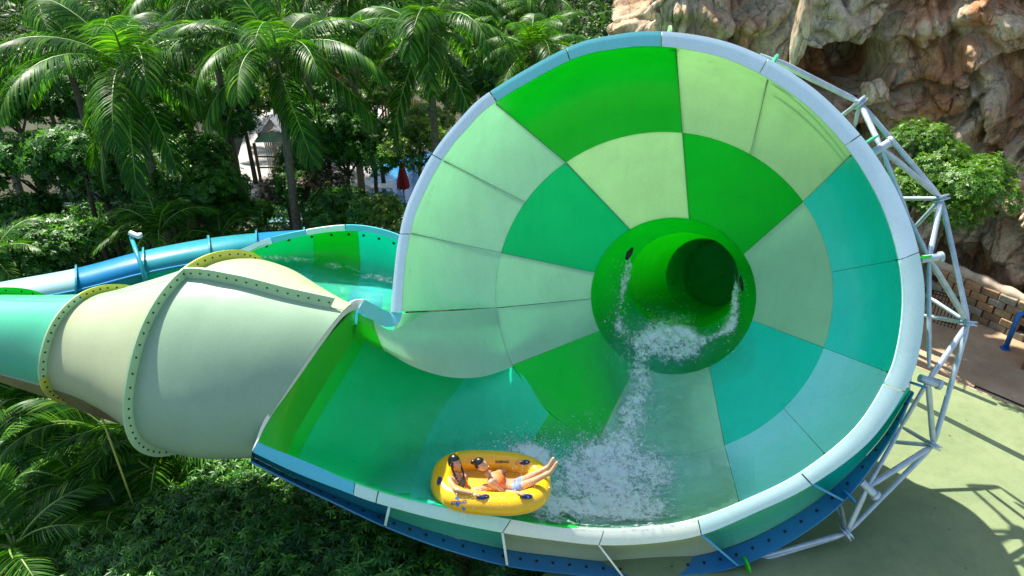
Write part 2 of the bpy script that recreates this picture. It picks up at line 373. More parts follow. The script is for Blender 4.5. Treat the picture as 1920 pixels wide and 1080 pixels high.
# rim lip segments
def rimfn(u, v):
    q = spl(RIM, v); a = P(q[0], q[1], q[4] - .005); b = P(q[2], q[3], q[4] - .03)
    p = a * (1 - u) + b * u; return p - FW * .05 * math.sin(math.pi * u) * .35
segs = [(0,2.02,L_BLUE),(2.02,4.0,L_BLUE),(4.0,6.0,L_BLUE),(6.0,7.0,L_TEAL),(7.0,9.0,L_TEAL),(9.0,11.0,L_BLUE),(11.0,13.0,L_BLUE),(13.0,16.0,L_BLUE),(16.0,19.1,L_CYAN),(19.1,21.0,L_CYAN),(21.0,23.0,L_CYAN),
        (23.0,25.0,L_CREAM),(25.0,27.0,L_CREAM),(27.0,29.0,L_MINT),(29.0,29.6,L_MINT),(29.6,32.0,L_TURQ)]
for a, b, m in segs:
    g = .012
    shell('rim_panel', rimfn, 0, 1, a + g, b - g, 4, max(6, int((b - a) * 8)), m, FR, th=.06)
# turned-down lip between the rim end and the tunnel mouth
LIP2 = np.array([[P(678,572,13.72), P(700,584,13.95), P(722,597,14.25), P(735,600,14.42), P(745,594,14.48), P(752,586,14.5)],
                 [P(682,562,13.70), P(704,571,13.95), P(722,581,14.25), P(731,585,14.42), P(732,586,14.46), P(732,585,14.5)]])
LIP2[0][:] = [P(672,581,13.72), P(698,600,13.95), P(722,612,14.25), P(738,612,14.42), P(750,602,14.48), P(754,586,14.5)]
LIP2[1][:] = [P(682,561,13.70), P(705,573,13.95), P(722,583,14.25), P(730,586,14.42), P(732,586.5,14.46), P(732,585,14.5)]
shell('rim_panel', lambda u, v: spl2(LIP2, u, v), 0, 1, 0, 5, 5, 30, L_TEAL, FR, th=.05)
# tunnel mouth lip (white strip)
ML = np.array([[P(480,832,12.78), P(508,781,12.93), P(548,725,13.13), P(603,646,13.48), P(640,598,13.72), P(660,583,13.78), P(674,581,13.74)],
               [P(472,846,12.76), P(498,785,12.88), P(538,723,13.08), P(594,638,13.42), P(632,588,13.66), P(662,564,13.74), P(684,562,13.70)]])
shell('rim_panel', lambda u, v: spl2(ML, u, v), 0, 1, 0, 6, 4, 40, L_CREAM, FR, th=.05)
# ------- skirt below the rim: upper band turns in under the lip, lower band flares out
SK = np.array([ # rim outer x,y, d | skirt foot x,y
 (1708,728,14.5,1712,735),(1630,826,14.5,1664,830),(1520,906,14.5,1582,939),(1414,966,14.5,1486,1012),(1315,1002,14.5,1384,1061),(1220,1019,14.48,1280,1078),(1123,1022,14.4,1170,1084),
 (1030,1012,14.3,1060,1074),(942,999,14.15,951,1060),(820,974,13.8,828,1026),(730,950,13.55,722,986),(636,918,13.32,628,942),(552,885,13.08,548,904),(474,848,12.8,470,864)], float)
def skirt_up(u, v):
    q = spl(SK, v); a = P(q[0], q[1], q[2] + .05); b = P(q[0] * .5 + q[3] * .5, q[1] * .5 + q[4] * .5, q[2] + .75)
    return a * (1 - u) + b * u + FW * .22 * math.sin(math.pi * u)
def skirt_lo(u, v):
    q = spl(SK, v); a = P(q[0] * .48 + q[3] * .52, q[1] * .48 + q[4] * .52, q[2] + .73); b = P(q[3], q[4], q[2] + .35)
    return a * (1 - u) + b * u
sk = [(0,2,C_TEAL,C_BLUE),(2,4,C_MINTOUT,C_BLUE),(4,6,C_CREAM,C_BLUE),(6,8,C_CREAM,C_BLUE),(8,10,C_MINTOUT,C_BLUE),(10,13,C_CYAN,C_BLUE)]
for a, b, m1, m2 in sk:
    shell('skirt_panel', skirt_up, 0, 1, a + .01, b - .01, 6, int((b - a) * 8), m1, FR, th=.03)
    shell('skirt_flange', skirt_lo, 0, 1, a + .01, b - .01, 3, int((b - a) * 8), m2, FR, th=.03)
def fin(v, m):
    q = spl(SK, v); A = P(q[0], q[1], q[2] + .02); B = P(q[3], q[4], q[2] + .30); Cc = P(q[0] * .5 + q[3] * .5, q[1] * .5 + q[4] * .5, q[2] + .9)
    t = spl(SK, v + .05) - spl(SK, v - .05); T = P(q[0] + t[0], q[1] + t[1], q[2]) - P(q[0], q[1], q[2]); T /= np.linalg.norm(T); T *= .025
    pts = [A * (1 - k) + B * k + (Cc - (A + B) / 2) * (-.16) * math.sin(math.pi * k) for k in np.linspace(0, 1, 9)]
    pts += [Cc]
    n = len(pts); V = [p - T for p in pts] + [p + T for p in pts]
    F = [tuple(range(n))[::-1], tuple(range(n, 2 * n))] + [(i, (i + 1) % n, (i + 1) % n + n, i + n) for i in range(n)]
    child('gusset_fin', mesh_np('gusset_fin', V, F, m, False), FR)
for v, m in ((2, C_BLUEL), (4, C_BLUEL), (6, L_CREAM), (8, L_CREAM), (10, L_MINT)): fin(v, m)
# bolts
_bm = bmesh.new(); bmesh.ops.create_cone(_bm, cap_ends=True, segments=6, radius1=.042, radius2=.036, depth=.03); bolt_me = bpy.data.meshes.new('bolt'); _bm.to_mesh(bolt_me); _bm.free(); bolt_me.materials.append(M_BOLT)
def bolt(p, n, parent, s=1.0):
    o = bpy.data.objects.new('bolt', bolt_me); link(o); o.parent = parent; o.matrix_parent_inverse = mat_of(parent).inverted()
    o.location = Vector(p) + Vector(n).normalized() * .012; o.rotation_euler = Vector(n).to_track_quat('Z', 'Y').to_euler(); o.scale = (s,) * 3
def nrm(fn, u, v, e=.02):
    du = fn(u + e, v) - fn(u - e, v); dv = fn(u, v + e) - fn(u, v - e); n = np.cross(du, dv); n /= np.linalg.norm(n)
    return n if np.dot(n, CAM - fn(u, v)) > 0 else -n
for v in np.arange(.25, 12.9, .30):
    bolt(skirt_lo(.45, v), nrm(skirt_lo, .45, v), FR, .8)
# small half-round gusset discs on the outside of the rim
def disc(px, py, d, r, ax, m, parent=FR, name='gusset_plate'):
    mb = MB(); c = Vector(P(px, py, d)); ax = Vector(ax).normalized(); mb.tube([c - ax * .02, c + ax * .02], r, 20); child(name, mb.mesh(name, m), parent)
for px, py, m in ((1450,116,C_MINTOUT),(1255,64,C_LIGHT),(1633,262,C_MINTOUT),(1730,482,C_LEAF),(1722,722,C_SKY),(1592,930,C_SKY),(1400,1058,C_LEAF)):
    rad = P(px, py, 15) - P(1235, 545, 15); tang = np.cross(rad, FW); disc(px, py, 14.85, .17, tang, m)
# ------------------------------------------------------------------ loft tubes (tunnel, blue flume)
def ring_fn(stations, sup=2.35):
    S = [(P(*t), P(*b), P(*n)) for t, b, n in stations]
    T = np.array([s[0] for s in S]); B = np.array([s[1] for s in S]); Nn = np.array([s[2] for s in S]); e = 2 / sup
    def fn(u, v, grow=0.0):
        t, b, n = spl(T, u), spl(B, u), spl(Nn, u); c = (t + b) / 2; A = t - c; Bv = n - c
        co, si = math.cos(v), math.sin(v); co = math.copysign(abs(co) ** e, co); si = math.copysign(abs(si) ** e, si)
        k = 1 + grow; return c + A * co * k + Bv * si * k
    def centre(u): return (spl(T, u) + spl(B, u)) / 2
    return fn, centre
TUN = [((-70,553,16.2),(-90,672,16.5),(-200,625,15.0)), ((20,553,15.8),(10,695,16.1),(-100,625,14.6)), ((110,553,15.4),(85,722,15.7),(-10,645,14.3)), ((213,547,15.0),(165,742,15.2),(92,655,14.0)),
       ((300,522,14.7),(255,768,14.8),(165,670,13.5)), ((425,487,14.4),(352,826,14.4),(257,692,12.9)), ((505,498,14.3),(400,846,14.1),(345,706,12.75)), ((585,533,14.1),(440,856,13.8),(450,712,12.8)), ((664,572,13.9),(474,860,13.5),(556,704,12.95))]
tf, tc_ = ring_fn(TUN)
TR = empty('tunnel_slide', P(330, 800, 15), 'cream and mint covered tunnel slide with bolted flange ribs, feeding the funnel', 'water slide')
def toward(fn, u): return None
def shell_out(name, fn, cen, u0, u1, v0, v1, nu, nv, mat, parent, th=.04):
    "shell whose outside faces away from its centre line"
    us = np.linspace(u0, u1, nu + 1); vs = np.linspace(v0, v1, nv + 1)
    A = np.array([[fn(u, v) for v in vs] for u in us]); C_ = np.array([cen(u) for u in us])[:, None, :]
    B = A + (C_ - A) / np.linalg.norm(C_ - A, axis=2, keepdims=True) * th
    nvp = nv + 1; cnt = (nu + 1) * nvp; F = []
    for i in range(nu):
        for j in range(nv):
            a = i * nvp + j; q = (a, a + 1, a + nvp + 1, a + nvp); F.append(q); F.append(tuple(x + cnt for x in q[::-1]))
    V = list(np.concatenate([A.reshape(-1, 3), B.reshape(-1, 3)]))
    loop = [i * nvp for i in range(nu + 1)] + [nu * nvp + j for j in range(1, nvp)] + [i * nvp + nv for i in range(nu - 1, -1, -1)] + [j for j in range(nv - 1, 0, -1)]
    b = len(V)
    for l in loop: V.append(V[l]); V.append(V[l + cnt])
    for k in range(len(loop)):
        k2 = (k + 1) % len(loop); F.append((b + 2 * k, b + 2 * k + 1, b + 2 * k2 + 1, b + 2 * k2))
    me = mesh_np(name, V, F, mat, True)
    me2 = bmesh.new(); me2.from_mesh(me); bmesh.ops.recalc_face_normals(me2, faces=me2.faces); me2.to_mesh(me); me2.free()
    return child(name, me, parent)
VR = R(33)      # ridge joint
pi = math.pi
for u0, u1, m, m2 in ((0, 1, C_GREEN2, C_GREEN2), (1, 3, C_MINTOUT, C_MINTOUT), (3, 5, C_CREAM, C_CREAMG), (5, 8, C_CREAMG, C_CREAM)):
    shell_out('tunnel_panel', tf, tc_, u0 + .01, u1 - .01, VR + .006, pi * 1.02, int((u1 - u0) * 8), 40, m, TR)
    shell_out('tunnel_panel', tf, tc_, u0 + .01, u1 - .01, -pi * .98, VR - .006, int((u1 - u0) * 8), 40, m2, TR)
def hoop(u, m1, m2, wd=.13, half=.02):
    "ring flange standing proud of the tunnel, dark bolts along it"
    for v0, v1, m in ((VR, 2.0, m1), (2.0, pi * 1.05, m2 if u < 4 else m1), (-pi * .95, VR, m2)):
        def f(a, v):
            p = tf(u, v); c = tc_(u); n = (p - c) / np.linalg.norm(p - c); ax = tc_(u + .1) - tc_(u - .1) if 0 < u < 8 else tc_(u) - tc_(u - .1)
            ax = ax / np.linalg.norm(ax); return p + n * (-.02 + wd * 1.6 * a) 
        us = np.linspace(0, 1, 3); nv = 40; vs = np.linspace(v0, v1, nv + 1); V = []; F = []
        ax = tc_(min(u + .1, 8)) - tc_(u - .1); ax /= np.linalg.norm(ax)
        for v in vs:
            p0, p1 = f(0, v), f(1, v); V += [p0 - ax * half, p1 - ax * half, p1 + ax * half, p0 + ax * half]
        for i in range(nv):
            for k in range(4):
                k2 = (k + 1) % 4; F.append((4 * i + k, 4 * i + k2, 4 * i + 4 + k2, 4 * i + 4 + k))
        F += [(0, 1, 2, 3), (4 * nv + 3, 4 * nv + 2, 4 * nv + 1, 4 * nv)]
        me = mesh_np('flange', V, F, m, False); b_ = bmesh.new(); b_.from_mesh(me); bmesh.ops.recalc_face_normals(b_, faces=b_.faces); b_.to_mesh(me); b_.free()
        child('flange', me, TR)
    ax = tc_(min(u + .1, 8)) - tc_(u - .1); ax /= np.linalg.norm(ax)
    return ax
def hoop_bolts(u, n, wd=.13):
    ax = tc_(min(u + .1, 8)) - tc_(u - .1); ax /= np.linalg.norm(ax); sg = 1 if np.dot(ax, CAM - tc_(u)) > 0 else -1
    for v in np.linspace(-1.0, pi * .98, n):
        p = tf(u, v); c = tc_(u); nn = (p - c) / np.linalg.norm(p - c); bolt(p + nn * wd * .8 + ax * .02, ax, TR, .48)
for u, w_, nb in ((5, .135, 42), (3, .115, 34), (1, .12, 24)):
    hoop(u, C_FLANGE, C_YEL, w_) if u != 1 else hoop(u, C_GREEN, C_GREEN, w_); hoop_bolts(u, nb, w_)  # far arcs in yellow: sun glow through the flange put into the colour
# ridge flange along the top joint
def ridge(a, u):
    p = tf(u, VR); c = tc_(u); n = (p - c) / np.linalg.norm(p - c); return p, n
V = []; F = []; us = np.linspace(5.03, 7.75, 40)
for u in us:
    p, n = ridge(0, u); t = np.array(tf(u, VR + .05)) - p; t /= np.linalg.norm(t)
    V += [p - n * .03 - t * .02, p + n * .21 - t * .02, p + n * .21 + t * .02, p - n * .03 + t * .02]
for i in range(len(us) - 1):
    for k in range(4): F.append((4 * i + k, 4 * i + (k + 1) % 4, 4 * i + 4 + (k + 1) % 4, 4 * i + 4 + k))
F += [(0, 1, 2, 3), tuple(4 * (len(us) - 1) + k for k in (3, 2, 1, 0))]
child('ridge_flange', mesh_np('ridge_flange', V, F, C_FLANGE, False), TR)
for u in np.linspace(5.15, 7.7, 15):
    p, n = ridge(0, u); t = np.array(tf(u, VR + .05)) - p; t /= np.linalg.norm(t); bolt(p + n * .11 + t * .02, t, TR, .48)
# lower longitudinal flange and under-trough between the ribs
BT = np.array([[P(-60,668,14.9), P(95,705,14.5), P(170,728,14.2), P(262,752,13.7)], [P(-60,684,14.7), P(95,728,14.3), P(170,752,13.95), P(266,782,13.5)], [P(-60,694,15.2), P(95,745,14.9), P(170,774,14.6), P(268,806,14.1)]])
shell('lower_flange', lambda u, v: spl2(BT[:2], u, v), 0, 1, 0, 3, 2, 24, C_CREAMG, TR, th=.04)
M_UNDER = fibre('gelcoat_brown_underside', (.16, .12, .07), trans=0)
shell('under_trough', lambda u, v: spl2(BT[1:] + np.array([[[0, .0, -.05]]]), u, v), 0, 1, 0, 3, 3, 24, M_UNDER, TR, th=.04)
# support posts below the tunnel
for px, py, d in ((182, 758, 15.0),):
    a = P(px, py, d); mb = MB(); mb.tube([(a[0], a[1], a[2] + .1), (a[0], a[1], 0)], 0.022, 10); child('support_post', mb.mesh('support_post', C_YEL, True), TR)
# ------------------------------------------------------------------ blue flume behind
BLU = [((-120,556,19.2),(-120,640,19.4),(-120,600,18.4)), ((0,529,19.5),(0,606,19.6),(0,568,18.6)), ((142,503,19.8),(142,580,19.9),(142,542,19.0)), ((268,470,20.2),(268,548,20.3),(268,510,19.4)), ((390,447,20.8),(390,520,20.9),(392,486,20.0)), ((480,437,21.4),(480,505,21.5),(480,470,20.6)), ((570,431,22.0),(570,496,22.1),(570,462,21.2)), ((680,428,22.8),(680,490,23),(680,460,22.1))]
bf, bc_ = ring_fn(BLU, 2.0)
BR = empty('blue_tube_slide', P(200, 600, 20), 'blue and aqua sectioned tube slide running behind the cream tunnel', 'water slide')
for u0, u1, m, m2 in ((0, 2, C_PALECYAN, C_CYAN), (2, 3, C_SKY, C_CYAN), (3, 4, C_CYAN, C_TEAL), (4, 5, C_CYAN, C_TEAL), (5, 7, C_SKY, C_CYAN)):
    shell_out('tube_panel', bf, bc_, u0 + .01, u1 - .01, -pi * .6, pi * .52, int((u1 - u0) * 8), 28, m, BR)
    shell_out('tube_panel', bf, bc_, u0 + .01, u1 - .01, pi * .53, pi * 1.39, int((u1 - u0) * 8), 24, m2, BR)
    # longitudinal joint
    mb = MB(); mb.tube([bf(u, pi * .525, .02) for u in np.linspace(u0, u1, 10)], .03, 6); child('joint_strip', mb.mesh('joint_strip', C_BLUEL), BR)
for u in (2, 3, 4, 5, 6):
    V = []; F = []; ax = bc_(u + .1) - bc_(u - .1); ax /= np.linalg.norm(ax); n = 40
    for k in range(n):
        v = 2 * pi * k / n; p0 = bf(u, v, -.02); p1 = bf(u, v, .17); V += [p0 - ax * .025, p1 - ax * .025, p1 + ax * .025, p0 + ax * .025]
    for i in range(n):
        j = (i + 1) % n
        for k in range(4): F.append((4 * i + k, 4 * i + (k + 1) % 4, 4 * j + (k + 1) % 4, 4 * j + k))
    child('flange', mesh_np('flange', V, F, C_CYAN, False), BR)
a = P(246, 444, 19.2); b = P(277, 535, 18.6); mb = MB(); mb.tube([a, b], .055, 10); child('lamp_post', mb.mesh('lamp_post', C_CYAN, True), BR)
mb = MB(); q = P(252, 440, 19.2); mb.box(q, .28, .12, .08, Matrix.Rotation(.5, 3, 'Y')); mb.box(q + np.array([.12, 0, -.03]), .1, .14, .1); child('floodlight', mb.mesh('floodlight', plain('white_paint', (.8, .8, .8), .4)), BR)
# ------------------------------------------------------------------ back bowl (open flume behind the tunnel)
BW = np.array([
 [P(434,488,16.2), P(516,452,17.2), P(600,436,17.9), P(665,432,18.15), P(715,440,18.1), P(760,456,18.0)],
 [P(446,497,16.4), P(515,470,17.6), P(600,462,18.3), P(668,466,18.5), P(718,478,18.5), P(765,492,18.4)],
 [P(458,506,16.4), P(515,490,17.6), P(600,489,18.3), P(670,505,18.5), P(720,518,18.5), P(768,530,18.4)],
 [P(455,530,15.9), P(500,525,16.9), P(585,535,17.4), P(660,560,17.5), P(712,570,17.5), P(760,585,17.4)],
 [P(450,570,15.4), P(490,570,16.0), P(570,590,16.3), P(640,620,16.4), P(700,640,16.4), P(750,650,16.4)]])
WR = empty('bowl_slide', P(600, 560, 18), 'green open bowl flume behind the cream tunnel, its curved wall tucked against the big funnel', 'water slide')
wf = lambda u, v: spl2(BW, u, v)
for v0, v1, m in ((0, .55, C_LEAF), (.55, 1.85, C_GREEN2), (1.85, 3.1, C_GREEN), (3.1, 5, C_TEAL)): shell('bowl_panel', wf, 0, 2.6, v0, v1, 14, 14, m, WR)
for v0, v1, m in ((0, .55, C_LEAF), (.55, 1.95, C_TEAL), (1.95, 2.9, C_GREEN), (2.9, 4.1, C_DEEP), (4.1, 5, C_GREEN2)): shell('bowl_floor', wf, 2.6, 4, v0, v1, 10, 12, m, WR)
BL = np.array([[P(430,490,16.15), P(512,456,17.15), P(600,437,17.85), P(665,433,18.1), P(716,441,18.05), P(762,458,17.95)],
               [P(422,480,16.1), P(506,446,17.1), P(600,427,17.8), P(665,422,18.05), P(720,431,18.0), P(766,448,17.9)]])
for v0, v1, m in ((0, 1.0, L_BLUE), (1.0, 1.7, L_TURQ), (1.7, 2.7, L_CYAN), (2.7, 5, L_TURQ)): shell('bowl_rim', lambda u, v: spl2(BL, u, v), 0, 1, v0 + .01, v1 - .01, 3, 12, m, WR, th=.05)
for v in (.3, .8, 1.3, 1.8, 2.3, 2.8, 3.3, 3.9, 4.5): bolt(wf(.22, v), nrm(wf, .22, v), WR, .9)
# legs of the flumes
for px, py, d, rt in ((600, 560, 18.4, WR), (470, 560, 17.0, WR), (30, 600, 19.4, BR), (268, 545, 20.2, BR), (480, 500, 21.4, BR)):
    a = P(px, py, d); mb = MB(); mb.tube([(a[0], a[1], a[2]), (a[0], a[1], 0)], .12, 12); child('support_column', mb.mesh('support_column', M_STEEL, True), rt)
# ------------------------------------------------------------------ steel truss
ST = empty('steel_truss', P(1765, 600, 15.6), 'pale blue-grey tubular steel space frame bolted round the outside of the funnel', 'steel frame')
def member(pts, r=.065, name='strut'):
    r = r * .82
    a, b = Vector(P(*pts[0])), Vector(P(*pts[1])); t = (b - a); L = t.length; t.normalize(); k = min(.28, L * .2)
    mb = MB(); mb.tube([a, a + t * k * .5, a + t * k, b - t * k, b - t * k * .5, b], [r * .55, r * .8, r, r, r * .8, r * .55], 14)
    child(name, smooth_angle(mb.mesh(name, M_STEEL), 50), ST)
N = [(1425,102,15.6), (1612,192,15.6), (1765,372,15.6), (1816,606,15.6), (1750,835,15.6), (1587,1000,15.25), (1425,1044,15.15)]
AT = [(1455,112,14.95), (1652,277,14.95), (1742,484,14.95), (1740,714,14.95), (1626,914,14.95)]
IN = [(1560,230,16.8), (1672,372,16.8), (1725,590,16.8), (1690,800,16.8), (1560,935,16.6)]
for i in range(len(N) - 1): member((N[i], N[i + 1]), .068, 'chord')
for i in range(1, 6):
    member((N[i], IN[i - 1]), .055, 'brace')
for i in range(1, 5): member((IN[i - 1], IN[i]), .06, 'chord')
for a, b in ((AT[0], N[1]), (N[1], AT[1]), (AT[1], N[2]), (N[2], AT[2]), (AT[2], N[3]), (N[3], AT[3]), (AT[3], N[4]), (N[4], AT[4]), (AT[4], N[5])): member((a, b), .075, 'strut')
for a, b in ((AT[1], (1705,410,15.2)), ((1700,400,15.1), AT[2]), (AT[2], (1742,690,15.0)), (AT[3], (1690,800,15.4)), ((1690,800,15.4), AT[4]), (N[2], (1712,430,16.4)), (N[3], (1738,555,16.4)), (N[4], (1670,828,16.2)), (N[5], (1575,945,16.0)), (N[1], (1603,236,16.0))): member((a, b), .055, 'brace')
member((N[5], (1432,1048,15.22)), .075, 'chord'); member((N[4], N[5]), .06, 'chord')
for n in N[1:6]:
    mb = MB(); c = Vector(P(*n)); ax = (Vector(P(*n)) - Vector(P(1235, 545, n[2]))).cross(Vector(FW)).normalized()
    mb.tube([c - ax * .05, c - ax * .02], .17, 16); mb.tube([c + ax * .02, c + ax * .05], .17, 16); mb.tube([c - ax * .02, c + ax * .02], .12, 12); child('node_plate', smooth_angle(mb.mesh('node_plate', M_STEEL)), ST)
for n in AT[1:]:
    c = Vector(P(*n)); rad = (c - Vector(P(1235, 545, n[2]))).normalized(); mb = MB()
    mb.tube([c - rad * .18, c + rad * .25], .085, 14); mb.tube([c + rad * .2, c + rad * .27], .11, 14); child('clamp', smooth_angle(mb.mesh('clamp', M_STEEL)), ST)
for n in ():
    a = P(*n); mb = MB(); mb.tube([P(n[0] - 60, n[1] + 10, 17.2), (P(n[0] - 60, n[1] + 10, 17.2)[0], P(n[0] - 60, n[1] + 10, 17.2)[1], 0)], .14, 14)
    if n is not N[3]: child('support_column', mb.mesh('support_column', M_STEEL, True), ST)
# ------------------------------------------------------------------ ground and terrain
def plane_poly(name, pts, mat, th=.0, z=None, kind='structure'):
    n = len(pts); V = [tuple(p) for p in pts]
    if th: V += [(p[0], p[1], p[2] - th) for p in pts]; F = [tuple(range(n)), tuple(range(n, 2 * n))[::-1]] + [(i, i + n, (i + 1) % n + n, (i + 1) % n) for i in range(n)]
    else: F = [tuple(range(n))]
    me = mesh_np(name, V, F, mat, False); b_ = bmesh.new(); b_.from_mesh(me); bmesh.ops.recalc_face_normals(b_, faces=b_.faces)
    if not th:
        for f in b_.faces:
            if f.normal.z < 0: f.normal_flip()
    b_.to_mesh(me); b_.free(); return tag(obj(name, me), kind=kind)
def gz(x, y):
    t = min(max((y - 52) / 70, 0), 1); h = t * t * (3 - 2 * t) * 26
    return h + .25 * noise.noise(Vector((x * .15, y * .15, 0))) * (1 if y > 30 or x < -3 else 0) - .15
def soilmat():
    m, t, p, out = newmat('forest_soil'); n = tex_noise(t, 1.3, 8, .65); n2 = tex_noise(t, 14, 4, .6)
    c = ramp(t, n.outputs[0], [(.3, (.018, .016, .009)), (.5, (.04, .04, .014)), (.7, (.03, .06, .015))]); c2 = ramp(t, n2.outputs[0], [(.3, (.5,) * 3), (.7, (1.5,) * 3)])
    t.links.new(mixc(t, 1, c.outputs[0], c2.outputs[0], 'MULTIPLY'), p.inputs['Base Color']); p.inputs['Roughness'].default_value = .9
    t.links.new(bump(t, n2.outputs[0], .8, .08), p.inputs['Normal']); return m
M_SOIL = soilmat()
xs = np.concatenate([np.linspace(-160, -40, 16), np.linspace(-36, 40, 58), np.linspace(46, 160, 16)]); ys = np.concatenate([np.linspace(-40, 0, 8), np.linspace(2, 60, 50), np.linspace(64, 260, 30)])
V = [(x, y, gz(x, y)) for y in ys for x in xs]; nx = len(xs); F = [(j * nx + i, j * nx + i + 1, (j + 1) * nx + i + 1, (j + 1) * nx + i) for j in range(len(ys) - 1) for i in range(nx - 1)]
tag(obj('ground', mesh_np('ground', V, F, M_SOIL)), kind='structure')
def sandmat():
    m, t, p, out = newmat('sandy_paving'); n = tex_noise(t, .8, 8, .6); n2 = tex_noise(t, 30, 4, .7)
    c = ramp(t, n.outputs[0], [(.3, (.34, .23, .13)), (.7, (.52, .38, .24))]); c2 = ramp(t, n2.outputs[0], [(.3, (.75,) * 3), (.7, (1.15,) * 3)])
    t.links.new(mixc(t, 1, c.outputs[0], c2.outputs[0], 'MULTIPLY'), p.inputs['Base Color']); p.inputs['Roughness'].default_value = .85; t.links.new(bump(t, n2.outputs[0], .4, .02), p.inputs['Normal']); return m
M_SAND = sandmat()
def padmat():
    m, t, p, out = newmat('green_pad_coating'); n = tex_noise(t, .45, 8, .6, dist=.6); n2 = tex_noise(t, 40, 3, .7); n3 = tex_noise(t, 3, 6, .7)
    c = ramp(t, n.outputs[0], [(.3, (.16, .215, .095)), (.7, (.225, .275, .13))]); c2 = ramp(t, n2.outputs[0], [(.3, (.86,) * 3), (.7, (1.08,) * 3)])
    c3 = ramp(t, n3.outputs[0], [(.35, (.85,) * 3), (.55, (1.03,) * 3)])
    k = mixc(t, 1, c.outputs[0], c2.outputs[0], 'MULTIPLY'); t.links.new(mixc(t, .7, k, c3.outputs[0], 'MULTIPLY'), p.inputs['Base Color']); p.inputs['Roughness'].default_value = .8; t.links.new(bump(t, n2.outputs[0], .3, .01), p.inputs['Normal']); return m
M_PAD = padmat()
TZ = 2.4; KS = .84
B0, B1 = G(1700, 688, TZ), G(1960, 792, TZ); dr = (B1 - B0) / np.linalg.norm(B1 - B0); pr = np.array([dr[1], -dr[0], 0]);
pl = G(1478, 1060, TZ); L0 = B0 - dr * 2.6; 
plane_poly('sandy_path', [(7.5, 11.5, TZ + .02), (30, 2, TZ + .02), (34, 34, TZ + .02), (8.5, 34, TZ + .02)], M_SAND, TZ + .3)
Z = lambda p, z: (p[0], p[1], z)
plane_poly('pool_pad', [Z(L0, TZ + .14), Z(B0 + dr * 22, TZ + .14), Z(B0 + dr * 22 + pr * 18, TZ + .14), Z(L0 + pr * 18, TZ + .14)], M_PAD, TZ + .4)
M_SHSTRIP = plain('painted_shadow_green', (.018, .04, .022), .7, nscale=4)
def strip(a, b, wd, name='shadow_strip', mat=None, z=2.546, rnd=True):
    a, b = np.array(a), np.array(b); t = (b - a) / np.linalg.norm(b - a); s_ = np.array([-t[1], t[0], 0]) * wd / 2; pts = [a + s_, a - s_, b - s_]
    if rnd: pts += [b - s_ * math.cos(q) + t * wd / 2 * math.sin(q) for q in np.linspace(.2, math.pi - .2, 7)]
    pts += [b + s_]; plane_poly(name, [Z(p, z) for p in pts], mat or M_SHSTRIP, .004)
strip(G(1690, 742, TZ + .14), G(1960, 880, TZ + .14), .20, rnd=False); strip(G(1745, 708, TZ + .14), G(1864, 757, TZ + .14), .15)  # dark strips painted as shadow bands lying across the pad
strip(B0 - dr * 2, B0 + dr * 22, .06, 'kerb_joint', M_SAND)
mb = MB(); q0 = G(1820, 730) ; 
for a_, b_ in (((1822,735),(1828,726)), ((1828,726),(1960,782))):
    mb.tube([G(*a_, TZ) + (0, 0, .05), G(*b_, TZ) + (0, 0, .05)], .02, 6)
tag(obj('hose', mb.mesh('hose', M_BOLT)), 'thin dark pipe lying bent on the sandy path beside the green pad', 'pipe')
